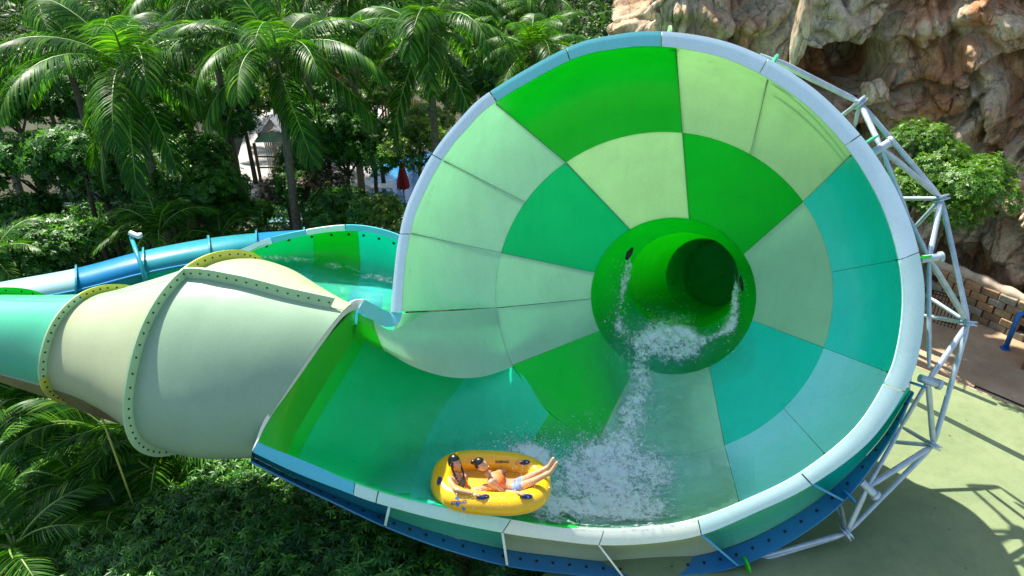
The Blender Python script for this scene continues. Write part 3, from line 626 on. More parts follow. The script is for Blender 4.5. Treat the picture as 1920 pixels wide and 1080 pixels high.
# ------------------------------------------------------------------ cliff
path = [(2.6, 38), (3.7, 30.5), (4.8, 28), (8, 27.4), (12, 27.6), (15.6, 26.9), (18.4, 25.0), (20.4, 22.6), (22.8, 19.5), (27, 16)]
pp = np.array(path, float) * KS
def cpath(t):
    p = spl(pp, t); d = spl(pp, t + .02) - spl(pp, t - .02); d /= np.linalg.norm(d); return p, np.array([d[1], -d[0]])    # normal towards the viewer (right-hand side)
CV = []; nu_, nv_ = 520, 300; cave = PY(1603, 158, 27.3 * KS); ledge = {}
for i in range(nu_ + 1):
    t = .2 + (len(path) - 1.2) * i / nu_; p, n = cpath(t)
    for j in range(nv_ + 1):
        z = -.3 + 19.0 * j / nv_; s_ = t * 3.6
        q = Vector((p[0], p[1], z)) / KS; base = 0
        base += 1.15 * noise.noise(Vector((s_ * .30, z * .10, 3.1)))
        wv = Vector((s_ * .55 + .8 * noise.noise(q * .35), z * .17 + .3 * noise.noise(q * .3 + Vector((9, 0, 0))), 1.0))
        rid = noise.noise(wv * 1.4); base += .85 * (1 - min(1, abs(rid) * 3.2)) * -1 + .35
        c2 = noise.noise(Vector((s_ * 1.25, z * .55, 7.7)) + Vector((noise.noise(q * .8), noise.noise(q * .8 + Vector((5, 5, 5))), 0)) * .7)
        base += .30 * (1 - min(1, abs(c2) * 7)) * -1
        base += .22 * noise.noise(q * .8) + .09 * noise.noise(q * 2.1) + .07 * (abs(noise.noise(q * 4.2)) * -2 + .5) + .04 * noise.noise(q * 10)
        fr_ = noise.noise(Vector((s_ * .4, 0, 4))) ; lz = z + .9 * fr_ + .5 * noise.noise(q * .5)
        q3 = Vector((s_ * .42, z * .30, 2.0)) + Vector((noise.noise(q * .9), noise.noise(q * .9 + Vector((7, 1, 2))), 0)) * .16
        for sc_, am, cr_ in ((.8, .95, .35), (2.3, .26, .12)):
            dd, pt = noise.voronoi(q3 * sc_, distance_metric='DISTANCE'); c0_ = noise.cell_vector(pt[0] * 7.3); loc_ = q3 * sc_ - pt[0]
            base += am * (c0_.x - .4) + am * 1.5 * (loc_.x * (c0_.y - .5) * 1.4 - loc_.y * (.25 + .5 * c0_.z)); e_ = dd[1] - dd[0]
            if e_ < .10: base -= cr_ * (1 - e_ / .10)
        base -= .30 * max(0, z - 3.5)
        if lz < 5.6: base -= 1.3 * (1 - max(0, (lz - 4.9)) / .7) if lz > 4.9 else 1.3
        if 10.3 < lz < 11.2: base += .55 * math.sin((lz - 10.3) / .9 * pi)
        if 7.6 < lz < 8.3: base += .4 * math.sin((lz - 7.6) / .7 * pi)
        dx = math.hypot(p[0] - cave[0], (p[1] - cave[1]) * .5) / 1.25; dz = (z - cave[2]) / (.85 + .3 * noise.noise(q * 1.1)); rr_ = (abs(dx) ** 2.6 + abs(dz) ** 2.6) ** (1 / 2.6)
        if rr_ < 1.15: base -= 3.2 * (1 - max(0, rr_ - .8) / .35) if rr_ > .8 else 3.2
        CV.append((p[0] + n[0] * base, p[1] + n[1] * base, z))
CF = np.array([[i * (nv_ + 1) + j, (i + 1) * (nv_ + 1) + j, (i + 1) * (nv_ + 1) + j + 1, i * (nv_ + 1) + j + 1] for i in range(nu_) for j in range(nv_)])
def rockmat():
    m, t, p, out = newmat('weathered_rock'); tc = t.nodes.new('ShaderNodeTexCoord'); mp = t.nodes.new('ShaderNodeMapping'); mp.inputs['Scale'].default_value = (1, 1, .45); t.links.new(tc.outputs['Object'], mp.inputs[0])
    def N_(sc, det, ro, di=0, off=(0, 0, 0), v=None):
        n = t.nodes.new('ShaderNodeTexNoise'); n.inputs['Scale'].default_value = sc; n.inputs['Detail'].default_value = det; n.inputs['Roughness'].default_value = ro; n.inputs['Distortion'].default_value = di
        mm = t.nodes.new('ShaderNodeVectorMath'); mm.operation = 'ADD'; mm.inputs[1].default_value = off; t.links.new(v or mp.outputs[0], mm.inputs[0]); t.links.new(mm.outputs[0], n.inputs['Vector']); return n
    a = N_(.55, 8, .66, .1); b = N_(.42, 6, .6, .2, (13, 3, 1)); c = N_(1.1, 8, .7, .1, (3, 30, 9)); f = N_(16, 6, .75); g = N_(3.2, 8, .75, 0)
    col = ramp(t, a.outputs[0], [(.28, (.28, .18, .10)), (.45, (.58, .42, .25)), (.6, (.76, .62, .42)), (.75, (.55, .48, .38))]).outputs[0]
    mo = ramp(t, b.outputs[0], [(.46, (0,) * 3), (.60, (1,) * 3)]).outputs[0]; col = mixc(t, mo, col, (.52, .23, .09))
    mg = ramp(t, c.outputs[0], [(.55, (0,) * 3), (.68, (1,) * 3)]).outputs[0]; col = mixc(t, mg, col, (.28, .25, .17))
    ms = ramp(t, g.outputs[0], [(.36, (.38,) * 3), (.52, (1,) * 3), (.75, (1.25,) * 3)]).outputs[0]; col = mixc(t, .75, col, ms, 'MULTIPLY')
    mf = ramp(t, f.outputs[0], [(.35, (.72,) * 3), (.6, (1.2,) * 3)]).outputs[0]; col = mixc(t, .9, col, mf, 'MULTIPLY')
    vo = t.nodes.new('ShaderNodeTexVoronoi'); vo.feature = 'DISTANCE_TO_EDGE'; vo.inputs['Scale'].default_value = .9
    va = t.nodes.new('ShaderNodeVectorMath'); va.operation = 'ADD'; nv = N_(2.0, 5, .65); sv = t.nodes.new('ShaderNodeVectorMath'); sv.operation = 'SCALE'; sv.inputs['Scale'].default_value = .55; t.links.new(nv.outputs['Color'], sv.inputs[0]); t.links.new(mp.outputs[0], va.inputs[0]); t.links.new(sv.outputs[0], va.inputs[1]); t.links.new(va.outputs[0], vo.inputs['Vector'])
    crk = ramp(t, vo.outputs['Distance'], [(0, (.22,) * 3), (.028, (1,) * 3)]).outputs[0]; col = mixc(t, .85, col, crk, 'MULTIPLY')
    t.links.new(col, p.inputs['Base Color']); p.inputs['Roughness'].default_value = .88
    b1 = bump(t, g.outputs[0], .8, .16); b2 = t.nodes.new('ShaderNodeBump'); b2.inputs['Strength'].default_value = .8; b2.inputs['Distance'].default_value = .05; t.links.new(f.outputs[0], b2.inputs['Height']); t.links.new(b1, b2.inputs['Normal']); t.links.new(b2.outputs[0], p.inputs['Normal'])
    return m
M_ROCK = rockmat()
tag(obj('rock_cliff', mesh_np('rock_cliff', CV, CF, M_ROCK, False)), 'tall weathered brown and orange rock cliff with a dark cave opening', 'cliff')
# boulders inside the cave and a fallen slab
def boulder(c, r, seed, label):
    bm_ = bmesh.new(); bmesh.ops.create_icosphere(bm_, subdivisions=4, radius=1)
    for v in bm_.verts:
        q = v.co.copy(); k = 1 + .35 * noise.noise(q * 1.2 + Vector((seed, 0, 0))) + .12 * noise.noise(q * 4 + Vector((seed, 0, 0))); v.co = Vector((q.x * r[0], q.y * r[1], q.z * r[2])) * k
    me = bpy.data.meshes.new('boulder'); bm_.to_mesh(me); bm_.free(); me.materials.append(M_ROCK); me.polygons.foreach_set('use_smooth', [True] * len(me.polygons))
    tag(obj('boulder', me, loc=Vector(c)), label, 'boulder')
boulder(PY(1640, 172, 28.0 * KS), (.4, .35, .4), 3, 'rough pale boulder lying in the mouth of the dark cave')
boulder(PY(1500, 60, 26.0 * KS), (.22, .28, 1.1), 9, 'long leaning rock slab against the cliff above the funnel rim')
boulder(PY(1782, 272, 24.6 * KS), (.3, .3, .33), 5, 'small rounded boulder sitting on the cliff above the bright green tree')
# ------------------------------------------------------------------ retaining wall, rail, kiosk
W0, W1 = G(1738, 566, TZ), G(1915, 640, TZ); wd = (W1 - W0); WL = np.linalg.norm(wd); wd /= WL; wnrm = np.array([wd[1], -wd[0], 0]);
wroot = empty('stone_wall', W0, 'low brown stone block retaining wall at the foot of the cliff', 'wall')
wa = math.atan2(wd[1], wd[0]); rotw = Matrix.Rotation(wa, 3, 'Z')
brm = [plain('wall_stone_' + n_, c_, .9, nscale=9, var=.35, bmp=.6, bdist=.03) for n_, c_ in (('tan', (.40, .28, .16)), ('brown', (.26, .16, .09)), ('grey', (.30, .26, .20)), ('orange', (.42, .23, .11)))]
brmesh = []
for m_ in brm:
    b_ = bmesh.new(); bmesh.ops.create_cube(b_, size=1); bmesh.ops.scale(b_, vec=(.5, .22, .235), verts=b_.verts)
    bmesh.ops.bevel(b_, geom=b_.edges[:], offset=.02, segments=1, affect='EDGES'); me = bpy.data.meshes.new('brick'); b_.to_mesh(me); b_.free(); me.materials.append(m_); brmesh.append(me)
mb = MB(); mb.box(W0 + wd * WL / 2 - wnrm * .28 + np.array([0, 0, .62]), WL + .3, .3, 1.24, rotw); child('wall_core', mb.mesh('wall_core', plain('mortar', (.05, .035, .025), .95)), wroot)
for r_ in range(5):
    x = .1 + (.26 if r_ % 2 else 0)
    while x < WL:
        o = bpy.data.objects.new('brick', brmesh[rng.integers(4)]); link(o); o.parent = wroot; o.matrix_parent_inverse = mat_of(wroot).inverted()
        o.location = Vector(W0 + wd * x - wnrm * (.06 + rng.uniform(-.015, .02)) + np.array([0, 0, .14 + r_ * .245])); o.rotation_euler = (rng.uniform(-.02, .02), 0, wa + rng.uniform(-.02, .02)); o.scale = (rng.uniform(.92, 1.0), 1, 1); x += .52
mb = MB(); mb.tube([W0 + wd * x + np.array([0, 0, 1.28 + .05 * math.sin(x * 1.7)]) - wnrm * .2 for x in np.linspace(-.3, WL + .2, 30)], [.17 + .03 * math.sin(k) for k in range(30)], 10)
child('coping', mb.mesh('coping', plain('coping_stone', (.5, .38, .27), .85, nscale=6, bmp=.5), True), wroot)
M_RAIL = plain('dark_rail', (.05, .045, .04), .5, .5, bmp=0)
rr0, rr1 = G(1700, 590, TZ), G(1790, 618, TZ); rroot = empty('metal_railing', rr0, 'thin dark metal railing in front of the stone wall behind the steel frame', 'railing')
for z_ in (.15, 1.0, 1.1):
    mb = MB(); mb.tube([rr0 + (0, 0, z_), rr1 + (0, 0, z_)], .022, 6); child('rail', mb.mesh('rail', M_RAIL), rroot)
for k in range(15):
    q = rr0 + (rr1 - rr0) * k / 14; mb = MB(); mb.tube([q + (0, 0, .0), q + (0, 0, 1.1)], .014, 5); child('bar', mb.mesh('bar', M_RAIL), rroot)
kc = G(1915, 690, TZ); kr = empty('kiosk', kc, 'red-brown block kiosk with a small blue shingled roof at the end of the sandy path', 'kiosk')
M_KB = plain('kiosk_red_stone', (.25, .10, .06), .85, nscale=7, var=.4, bmp=.5)
krot = Matrix.Rotation(wa + .1, 3, 'Z'); e0 = np.array(krot @ Vector((1, 0, 0))); e1 = np.array(krot @ Vector((0, 1, 0)))
kcc = kc + e0 * 1.0 + e1 * .7
mb = MB(); mb.box(kcc + (0, 0, .5), 2.0, 1.6, 1.0, krot); child('base', mb.mesh('base', M_KB), kr)
mb = MB(); mb.box(kcc + (0, 0, 1.04), 2.15, 1.75, .08, krot); child('ledge', mb.mesh('ledge', plain('kiosk_ledge', (.3, .2, .13), .8)), kr)
M_SH = plain('blue_shingle', (.10, .16, .30), .6, nscale=12, var=.4)
for a_ in range(9):
    o = MB(); o.box(kcc + e1 * (-.75 + a_ * .18) + np.array([0, 0, 1.12 + a_ * .055]), 2.0, .26, .03, krot @ Matrix.Rotation(-.22, 3, 'X')); child('shingle', o.mesh('shingle', M_SH), kr)
bp = G(1884, 655, TZ); bt = bp + np.array([.12, .15, 1.15]); broot = empty('blue_post', bp, 'bright blue curved pipe post standing beside the kiosk', 'post'); M_BP = plain('blue_post_paint', (.01, .16, .5), .35, bmp=0)
mb = MB(); mb.tube([bp, bp + (bt - bp) * .7, bt, bt + np.array([.16, .02, .05])], [.075, .075, .075, .07], 12); child('pipe', mb.mesh('pipe', M_BP, True), broot)
mb = MB(); mb.tube([bp, bp + (0, 0, .05)], .14, 12); child('base_plate', mb.mesh('base_plate', M_BP), broot)
# ------------------------------------------------------------------ park behind the trees
M_PAVE = plain('pale_paving', (.34, .33, .31), .8, nscale=3, var=.12); M_WATER = None
def watermat(name, col):
    m, t, p, out = newmat(name); n = tex_noise(t, 1.8, 4, .6); p.inputs['Roughness'].default_value = .08; c = ramp(t, n.outputs[0], [(.3, tuple(x * .7 for x in col)), (.7, col)]); t.links.new(c.outputs[0], p.inputs['Base Color']); t.links.new(bump(t, n.outputs[0], .5, .05), p.inputs['Normal']); return m
M_POOL = watermat('pool_blue_water', (.03, .24, .55)); M_POOLL = watermat('pool_pale_water', (.32, .62, .78))
gp = lambda px, py, z: Z(G(px, py), z)
plane_poly('pavement', [gp(-60, 388, .16), gp(330, 384, .16), gp(330, 412, .16), gp(-60, 416, .16)], M_PAVE, .3)
plane_poly('pavement', [gp(120, 300, .16), gp(420, 290, .16), gp(430, 362, .16), gp(110, 368, .16)], M_PAVE, .3)
plane_poly('pavement', [gp(470, 215, .2), gp(700, 190, .2), gp(900, 330, .2), gp(860, 432, .2), gp(440, 440, .2), gp(440, 330, .2)], M_PAVE, .3)
plane_poly('pool_water', [gp(485, 396, .22), gp(590, 392, .22), gp(596, 424, .22), gp(480, 426, .22)], M_POOLL, .02)
plane_poly('pool_water', [gp(700, 300, .22), gp(850, 290, .22), gp(860, 395, .22), gp(690, 392, .22)], M_POOL, .02)
fa, fb = G(-80, 418), G(235, 414); fr_ = empty('white_railing', fa, 'long pale metal railing beside the paved path beyond the dark trees', 'railing'); M_WR = plain('pale_rail_paint', (.6, .58, .54), .5, bmp=0)
for z_ in (.1, .95):
    mb = MB(); mb.tube([fa + (0, 0, z_), fb + (0, 0, z_)], .04, 6); child('rail', mb.mesh('rail', M_WR), fr_)
mb = MB()
for k in range(64):
    q = fa + (fb - fa) * k / 63; mb.tube([q, q + (0, 0, .95)], .016, 5)
tag(child('bars', mb.mesh('bars', M_WR), fr_), kind='stuff')
for k in range(7):
    q = fa + (fb - fa) * k / 6; mb = MB(); mb.tube([q, q + (0, 0, 1.05)], .05, 6); child('post', mb.mesh('post', M_WR), fr_)
# pavilion
M_ROOF = plain('pavilion_grey_roof', (.35, .36, .40), .5, nscale=5, var=.25); M_WOOD = plain('weathered_wood', (.20, .11, .055), .8, nscale=6, var=.4, bmp=.4); M_CANVAS = plain('canvas_pale_green', (.42, .58, .48), .7, nscale=3)
vd = 38.5; pc_ = P(510, 262, vd); px1 = vd / FPX
vr = empty('pavilion', Z(pc_, 0), 'small open pavilion with a grey gabled roof and pale gable among the palms', 'pavilion')
A_, Bl, Br = P(505, 226, vd), P(476, 268, vd), P(541, 266, vd); bk = np.array([.3, 2.2, 0])
for s0, s1 in ((A_, Bl), (A_, Br)):
    for k in range(3):
        q0_ = s0 + (s1 - s0) * k / 3; q1_ = s0 + (s1 - s0) * (k + 1) / 3 ; up_ = np.array([0, 0, .05 + (2 - k) * .012]); V_ = [q0_, q1_, q1_ + bk, q0_ + bk]
        child('roof_panel', mesh_np('roof_panel', [v_ + up_ for v_ in V_] + [v_ + up_ - (0, 0, .04) for v_ in V_], [(0, 1, 2, 3), (7, 6, 5, 4), (0, 4, 5, 1), (1, 5, 6, 2), (2, 6, 7, 3), (3, 7, 4, 0)], M_ROOF, False), vr)
gA = A_ * .55 + (Bl + Br) * .225
V_ = [gA + (A_ - gA) * .0 + (Bl - A_) * .0, Bl, Br]; V_ = [A_ * .45 + Bl * .55, Bl, Br, A_ * .45 + Br * .55]
V_ = [v_ + np.array([0, .12, -.03]) for v_ in V_]; child('gable', mesh_np('gable', V_ + [v_ + (0, .05, 0) for v_ in V_], [(0, 1, 2, 3), (7, 6, 5, 4), (0, 4, 5, 1), (1, 5, 6, 2), (2, 6, 7, 3), (3, 7, 4, 0)], M_CANVAS, False), vr)
for q in (Bl, Br, Bl + bk, Br + bk): mb = MB(); mb.tube([q - (0, 0, .02), Z(q, 0)], .09, 8); child('post', mb.mesh('post', M_WOOD), vr)
for z_ in (.5, 1.1):
    for q in (Bl, Bl + bk): mb = MB(); mb.tube([Z(q, z_ + .5), Z(q + (Br - Bl), z_ + .5)], .045, 6); child('rail', mb.mesh('rail', M_WOOD), vr)
mb = MB()
for k in range(16):
    a_ = Bl + (Br - Bl) * k / 16 + bk * .5; mb.tube([Z(a_, .3), Z(a_ + (Br - Bl) * .06, 2.3)], .025, 4); mb.tube([Z(a_, 2.3), Z(a_ + (Br - Bl) * .06, .3)], .025, 4)
tag(child('rope_net', mb.mesh('rope_net', plain('rope', (.55, .52, .46), .9)), vr), kind='stuff')
def slat_fence(a, b, h, n, label, mat, name='wooden_fence'):
    r = empty(name, Z(a, 0), label, 'fence'); dz = (b - a); an = math.atan2(dz[1], dz[0])
    for k in range(n):
        q = a + dz * (k + .5) / n; mb = MB(); hh = h * rng.uniform(.92, 1.05); mb.box(Z(q, hh / 2), np.linalg.norm(dz) / n * .8, .06, hh, Matrix.Rotation(an + rng.uniform(-.05, .05), 3, 'Z')); child('slat', mb.mesh('slat', mat), r)
slat_fence(G(545, 300), G(660, 292), 3.2, 22, 'tall brown bamboo slat fence behind the grey-roofed pavilion', M_WOOD)
M_ORW = plain('orange_timber', (.42, .17, .05), .7, nscale=5, var=.3)
slat_fence(G(720, 262), G(790, 258), 2.6, 14, 'orange timber slat screen beside the blue pool', M_ORW)
slat_fence(G(575, 205), G(650, 200), 2.6, 12, 'orange timber slat screen high up between the palm trunks', M_ORW)
# closed red umbrella and a lounger on the pool edge
ub = P(757, 358, 37.5); uz = Z(ub, .25); ur = empty('closed_umbrella', uz, 'closed dark red umbrella standing by the blue pool', 'umbrella')
mb = MB(); mb.tube([(uz[0], uz[1], .2), (uz[0], uz[1], 2.2)], .03, 6); child('pole', mb.mesh('pole', M_WOOD), ur)
hh = ub[2]
mb = MB(); V_ = []; F_ = []
for i, (z_, r_) in enumerate(((.75, .30), (1.1, .26), (1.6, .17), (2.1, .06), (2.2, .0))):
    for k in range(16): rr = r_ * (1 + (.18 if k % 2 else -.12)); V_.append((uz[0] + rr * math.cos(k * pi / 8), uz[1] + rr * math.sin(k * pi / 8), z_ * .8 + hh - .4 if False else z_))
for i in range(4):
    for k in range(16): F_.append((i * 16 + k, i * 16 + (k + 1) % 16, i * 16 + 16 + (k + 1) % 16, i * 16 + 16 + k))
child('canopy', mesh_np('canopy', V_, F_, plain('dark_red_canvas', (.30, .012, .015), .8, bmp=0), True), ur)
lr = empty('sun_lounger', Z(G(716, 364), .22), 'low white sun lounger beside the closed red umbrella', 'sun lounger'); q = np.array(Z(G(716, 364), .45)); M_W = MATS['white_paint']
mb = MB(); mb.box(q, 1.2, .6, .07); child('seat', mb.mesh('seat', M_W), lr); mb = MB(); mb.box(q + (-.75, 0, .18), .6, .6, .07, Matrix.Rotation(.6, 3, 'Y')); child('backrest', mb.mesh('backrest', M_W), lr)
for a_ in (-.5, .5):
    for b_ in (-.25, .25): mb = MB(); mb.box(q + (a_, b_, -.14), .05, .05, .22); child('leg', mb.mesh('leg', M_W), lr)
# leaf litter on the paved ground
g_ = np.random.default_rng(31); n_ = 220; lx = g_.uniform(8.5, 20, n_); ly = g_.uniform(9, 21, n_); kk = np.array([noise.noise(Vector((a * .5, b * .5, 3))) > -.05 for a, b in zip(lx, ly)]); lx, ly = lx[kk], ly[kk]; n_ = len(lx)
ac = g_.uniform(0, 6.28, n_); LV = []; 
for a_, b_, c_ in zip(lx, ly, ac):
    r_ = g_.uniform(.02, .045); e_ = np.array([math.cos(c_), math.sin(c_), 0]) * r_; f_ = np.array([-e_[1], e_[0], 0]) * .4; c3 = np.array([a_, b_, TZ + .152]); LV += [c3 - e_, c3 + f_ + (0, 0, .012), c3 + e_, c3 - f_ + (0, 0, .004)]
tag(obj('leaf_litter', mesh_np('leaf_litter', LV, np.arange(4 * n_).reshape(n_, 4), plain('dry_leaf', (.16, .10, .04), .8, nscale=3, var=.5, bmp=0), False)), 'scattered dry leaves on the green pad and the sandy path', 'leaves', kind='stuff')
# ------------------------------------------------------------------ vegetation meshes
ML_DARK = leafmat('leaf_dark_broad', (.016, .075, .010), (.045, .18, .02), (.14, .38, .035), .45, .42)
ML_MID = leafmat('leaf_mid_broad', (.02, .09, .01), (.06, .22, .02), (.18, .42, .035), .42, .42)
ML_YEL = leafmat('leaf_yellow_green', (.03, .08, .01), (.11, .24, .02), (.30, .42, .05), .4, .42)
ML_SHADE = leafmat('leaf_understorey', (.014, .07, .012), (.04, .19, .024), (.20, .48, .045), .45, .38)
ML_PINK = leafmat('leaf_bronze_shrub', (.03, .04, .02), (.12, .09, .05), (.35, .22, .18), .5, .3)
ML_PALM = leafmat('palm_leaflet', (.016, .09, .008), (.055, .20, .015), (.24, .44, .025), .42, .5, .3)
ML_FAR = leafmat('leaf_far_wood', (.02, .06, .012), (.05, .14, .02), (.12, .24, .04), .5, .3)
M_RACH = plain('palm_midrib', (.16, .26, .05), .4, nscale=3, bmp=0); M_BARK = plain('bark', (.085, .065, .045), .9, nscale=7, var=.45, bmp=.8, bdist=.04); M_PTR = plain('palm_bark', (.16, .13, .10), .9, nscale=9, var=.4, bmp=.7, bdist=.03)
def leaf_quads(base, d, up, L, W, fold=.12):
    s = np.cross(d, up); s /= np.linalg.norm(s, axis=1, keepdims=True) + 1e-9; L = L[:, None]; W = W[:, None]
    tip = base + d * L - up * 0; mid = base + d * L * .45 + up * L * fold
    n = len(base); V = np.stack([base, mid + s * W / 2, tip, mid - s * W / 2], 1).reshape(-1, 3); F = np.arange(4 * n).reshape(n, 4); return V, F
def unit(a): return a / (np.linalg.norm(a, axis=1, keepdims=True) + 1e-9)
def crown(lobes, nper, k, L, W, droop, seed, inner=.55):
    "whorls of k drooping leaflets spread through the shells of several lobes"
    g = np.random.default_rng(seed); Bs, Ds, Us, Ls, Ws, Rn = [], [], [], [], [], []
    for (cx, cy, cz, rx, ry, rz) in lobes:
        n = int(nper * (rx * ry + rx * rz + ry * rz) / 3); q = unit(g.normal(size=(n, 3))); keep = q[:, 2] > -.75; q = q[keep]; n = len(q)
        rad = g.uniform(inner, 1.05, n) ** .6; bump_ = 1 + .18 * np.sin(q[:, 0] * 5 + seed) * np.cos(q[:, 1] * 6 + cz) + .1 * np.sin(q[:, 2] * 9 + q[:, 0] * 7)
        c = np.array([cx, cy, cz]) + q * np.array([rx, ry, rz]) * (rad * bump_)[:, None]
        ax = unit(q * .8 + np.array([0, 0, .55]) + g.normal(size=(n, 3)) * .35)
        h = unit(np.cross(ax, g.normal(size=(n, 3)))); h2 = np.cross(ax, h); rw = g.random(n)
        for j in range(k):
            a = 2 * pi * j / k + g.uniform(-.3, .3, n); side = h * np.cos(a)[:, None] + h2 * np.sin(a)[:, None]
            d = unit(side + ax * g.uniform(.0, .45, n)[:, None] - np.array([0, 0, 1]) * droop * g.uniform(.5, 1.3, n)[:, None])
            Bs.append(c + side * .01); Ds.append(d); Us.append(ax); Ls.append(L * g.uniform(.7, 1.2, n)); Ws.append(W * g.uniform(.8, 1.2, n)); Rn.append(np.clip(rw * .75 + g.uniform(0, .25, n) + .12 * (q[:, 2]), 0, 1) ** 1.3)
    V, F = leaf_quads(np.concatenate(Bs), np.concatenate(Ds), np.concatenate(Us), np.concatenate(Ls), np.concatenate(Ws)); return V, F, np.repeat(np.concatenate(Rn), 4)
def crown_mesh(name, mat, *a, **k):
    V, F, r = crown(*a, **k); return mesh_np(name, V, F, mat, False, {'rnd': r})
def lobeset(seed, n, R0, r0, flat=.75):
    g = np.random.default_rng(seed); out = []
    for i in range(n):
        a = g.uniform(0, 2 * pi); rr = R0 * math.sqrt(g.uniform(.05, 1)); z = g.uniform(-.6, .8) * R0 * flat; r = r0 * g.uniform(.7, 1.2); out.append((rr * math.cos(a), rr * math.sin(a), z, r, r, r * g.uniform(.5, .8)))
    return out
LS = [lobeset(s_, 9, 1.35, .85) for s_ in (1, 2, 3)]
def variants(mat, nm, nper, k, L, W, dr_): return [crown_mesh('crown', mat, LS[i], nper, k, L, W, dr_, 10 + i) for i in range(3)]
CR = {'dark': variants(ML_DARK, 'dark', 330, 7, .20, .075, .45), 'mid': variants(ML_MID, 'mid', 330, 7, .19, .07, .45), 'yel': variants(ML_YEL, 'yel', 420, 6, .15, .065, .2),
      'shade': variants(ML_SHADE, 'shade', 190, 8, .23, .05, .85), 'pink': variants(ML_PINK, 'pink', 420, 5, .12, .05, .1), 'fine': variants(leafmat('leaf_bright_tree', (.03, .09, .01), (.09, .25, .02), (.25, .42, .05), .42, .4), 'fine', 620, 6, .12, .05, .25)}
def tree(kind, px, py, d, sc, label, grp=None, cat='tree', name='broadleaf_tree', squash=(1, 1, 1), limbs=5, lean=0., pos=None):
    c = np.array(pos) if pos is not None else P(px, py, d); g = np.random.default_rng(int(abs(px * 13 + py * 7)) + 1); gx, gy = c[0] + lean, c[1]
    r = empty(name, (gx, gy, 0), label, cat, grp); me = CR[kind][g.integers(3)]
    o = bpy.data.objects.new('crown', me); link(o); o.parent = r; o.location = (c[0] - gx, 0, c[2]); o.scale = (sc * squash[0], sc * squash[1], sc * squash[2]); o.rotation_euler = (0, 0, g.uniform(0, 6.28))
    mb = MB(); fork = max(.3, c[2] - sc * 1.0); top = Vector((c[0] - gx, 0, c[2] - .3 * sc)); f = Vector((lerp(0, c[0] - gx, .7), 0, fork)); mid_ = Vector((lean * -.25 + g.uniform(-.1, .1), g.uniform(-.1, .1), fork * .5)); rt = .05 + .055 * sc
    mb.tube([(0, 0, -.3), mid_, f, top], [rt * 1.25, rt, rt * .8, rt * .3], 8)
    for k in range(limbs):
        a = 2 * pi * k / limbs + g.uniform(-.4, .4); e = Vector((math.cos(a), math.sin(a), g.uniform(.1, .7))) * sc * 1.15 + Vector((c[0] - gx, 0, c[2] - .35 * sc)); m_ = f.lerp(e, .5) + Vector((0, 0, .15 * sc)); mb.tube([f - Vector((0, 0, .1)), m_, e], [rt * .55, rt * .35, rt * .12], 6)
    t_ = obj('trunk', mb.mesh('trunk', M_BARK, True), r); return r
def lerp(a, b, t): return a + (b - a) * t
# palm fronds ---------------------------------------------------------------
def frond_mesh(Lr, e0, bend, nl, ll, lw, hang, seed, roll=0, sep=1.0):
    g = np.random.default_rng(seed); S = np.linspace(0, 1, 25); el = e0 - bend * S ** 1.25; pts = np.zeros((25, 3)); ds = Lr / 24
    for i in range(1, 25): pts[i] = pts[i - 1] + np.array([math.cos(el[i]), 0, math.sin(el[i])]) * ds
    yaw = np.sin(S * 2 + seed) * .05 * Lr * S; pts[:, 1] += yaw
    mb = MB(); mb.tube([tuple(p) for p in pts[::2]], list(np.linspace(.045, .006, 13)), 5); nr = len(mb.v); V = [tuple(v) for v in mb.v]; F = list(mb.f); rn = [1.0] * nr
    nf_r = len(F)
    for side in (-1, 1):
        for k in range(nl):
            s = .10 + .90 * (k + g.uniform(-.3, .3)) / nl; s = min(max(s, .08), .995); x = s * 24; i = min(int(x), 23); f = x - i; p = pts[i] * (1 - f) + pts[i + 1] * f; T = pts[i + 1] - pts[i]; T /= np.linalg.norm(T)
            sd = np.array([0, side, 0.]); nm = np.cross(T, sd) * (1 if side < 0 else -1); nm = nm if nm[2] > 0 else -nm
            l = ll * (.35 + .75 * math.sin(pi * min(1, .12 + s * .80)) ** .8) * (1 if s < .85 else 1 - (s - .85) * 3.0) * g.uniform(.9, 1.08)
            fw = .45 + .9 * s ** 2; d = sd * sep + T * fw + nm * .25 + g.normal(size=3) * .06; d /= np.linalg.norm(d); wv_ = lw * g.uniform(.8, 1.2); q = p.copy(); b = len(V); cur = d.copy()
            wdir = np.cross(cur, nm); wdir /= np.linalg.norm(wdir) + 1e-9; rv = g.uniform(0, .9) ** 1.3
            for j in range(5):
                wj = wv_ * (.5, 1, .9, .6, .08)[j] / 2; tw = wdir * math.cos(.35 * side) + nm * math.sin(.35 * side)
                V.append(tuple(q + tw * wj)); V.append(tuple(q - tw * wj)); rn += [rv, rv]
                cur = cur + np.array([0, 0, -1.0]) * hang * (.22 + .16 * j); cur /= np.linalg.norm(cur); q = q + cur * l / 4
            for j in range(4): F.append((b + 2 * j, b + 2 * j + 1, b + 2 * j + 3, b + 2 * j + 2))
    me = mesh_np('frond', V, F, ML_PALM, True, {'rnd': rn}); me.materials.append(M_RACH); mi = np.zeros(len(F), dtype=np.int32); mi[:nf_r] = 1; me.polygons.foreach_set('material_index', mi); return me
FRD = {'up': [frond_mesh(4.4, R(72), R(85), 88, .95, .05, .55, 1), frond_mesh(4.2, R(60), R(95), 88, .95, .05, .6, 2)],
       'mid': [frond_mesh(4.5, R(38), R(92), 90, 1.0, .05, .75, 3), frond_mesh(4.4, R(28), R(88), 90, 1.0, .05, .8, 4), frond_mesh(4.6, R(48), R(110), 90, 1.0, .05, .7, 8)],
       'low': [frond_mesh(4.2, R(5), R(72), 86, .95, .05, .85, 5), frond_mesh(4.0, R(-22), R(55), 86, .9, .05, .8, 6), frond_mesh(3.8, R(-45), R(38), 80, .85, .05, .6, 7)]}
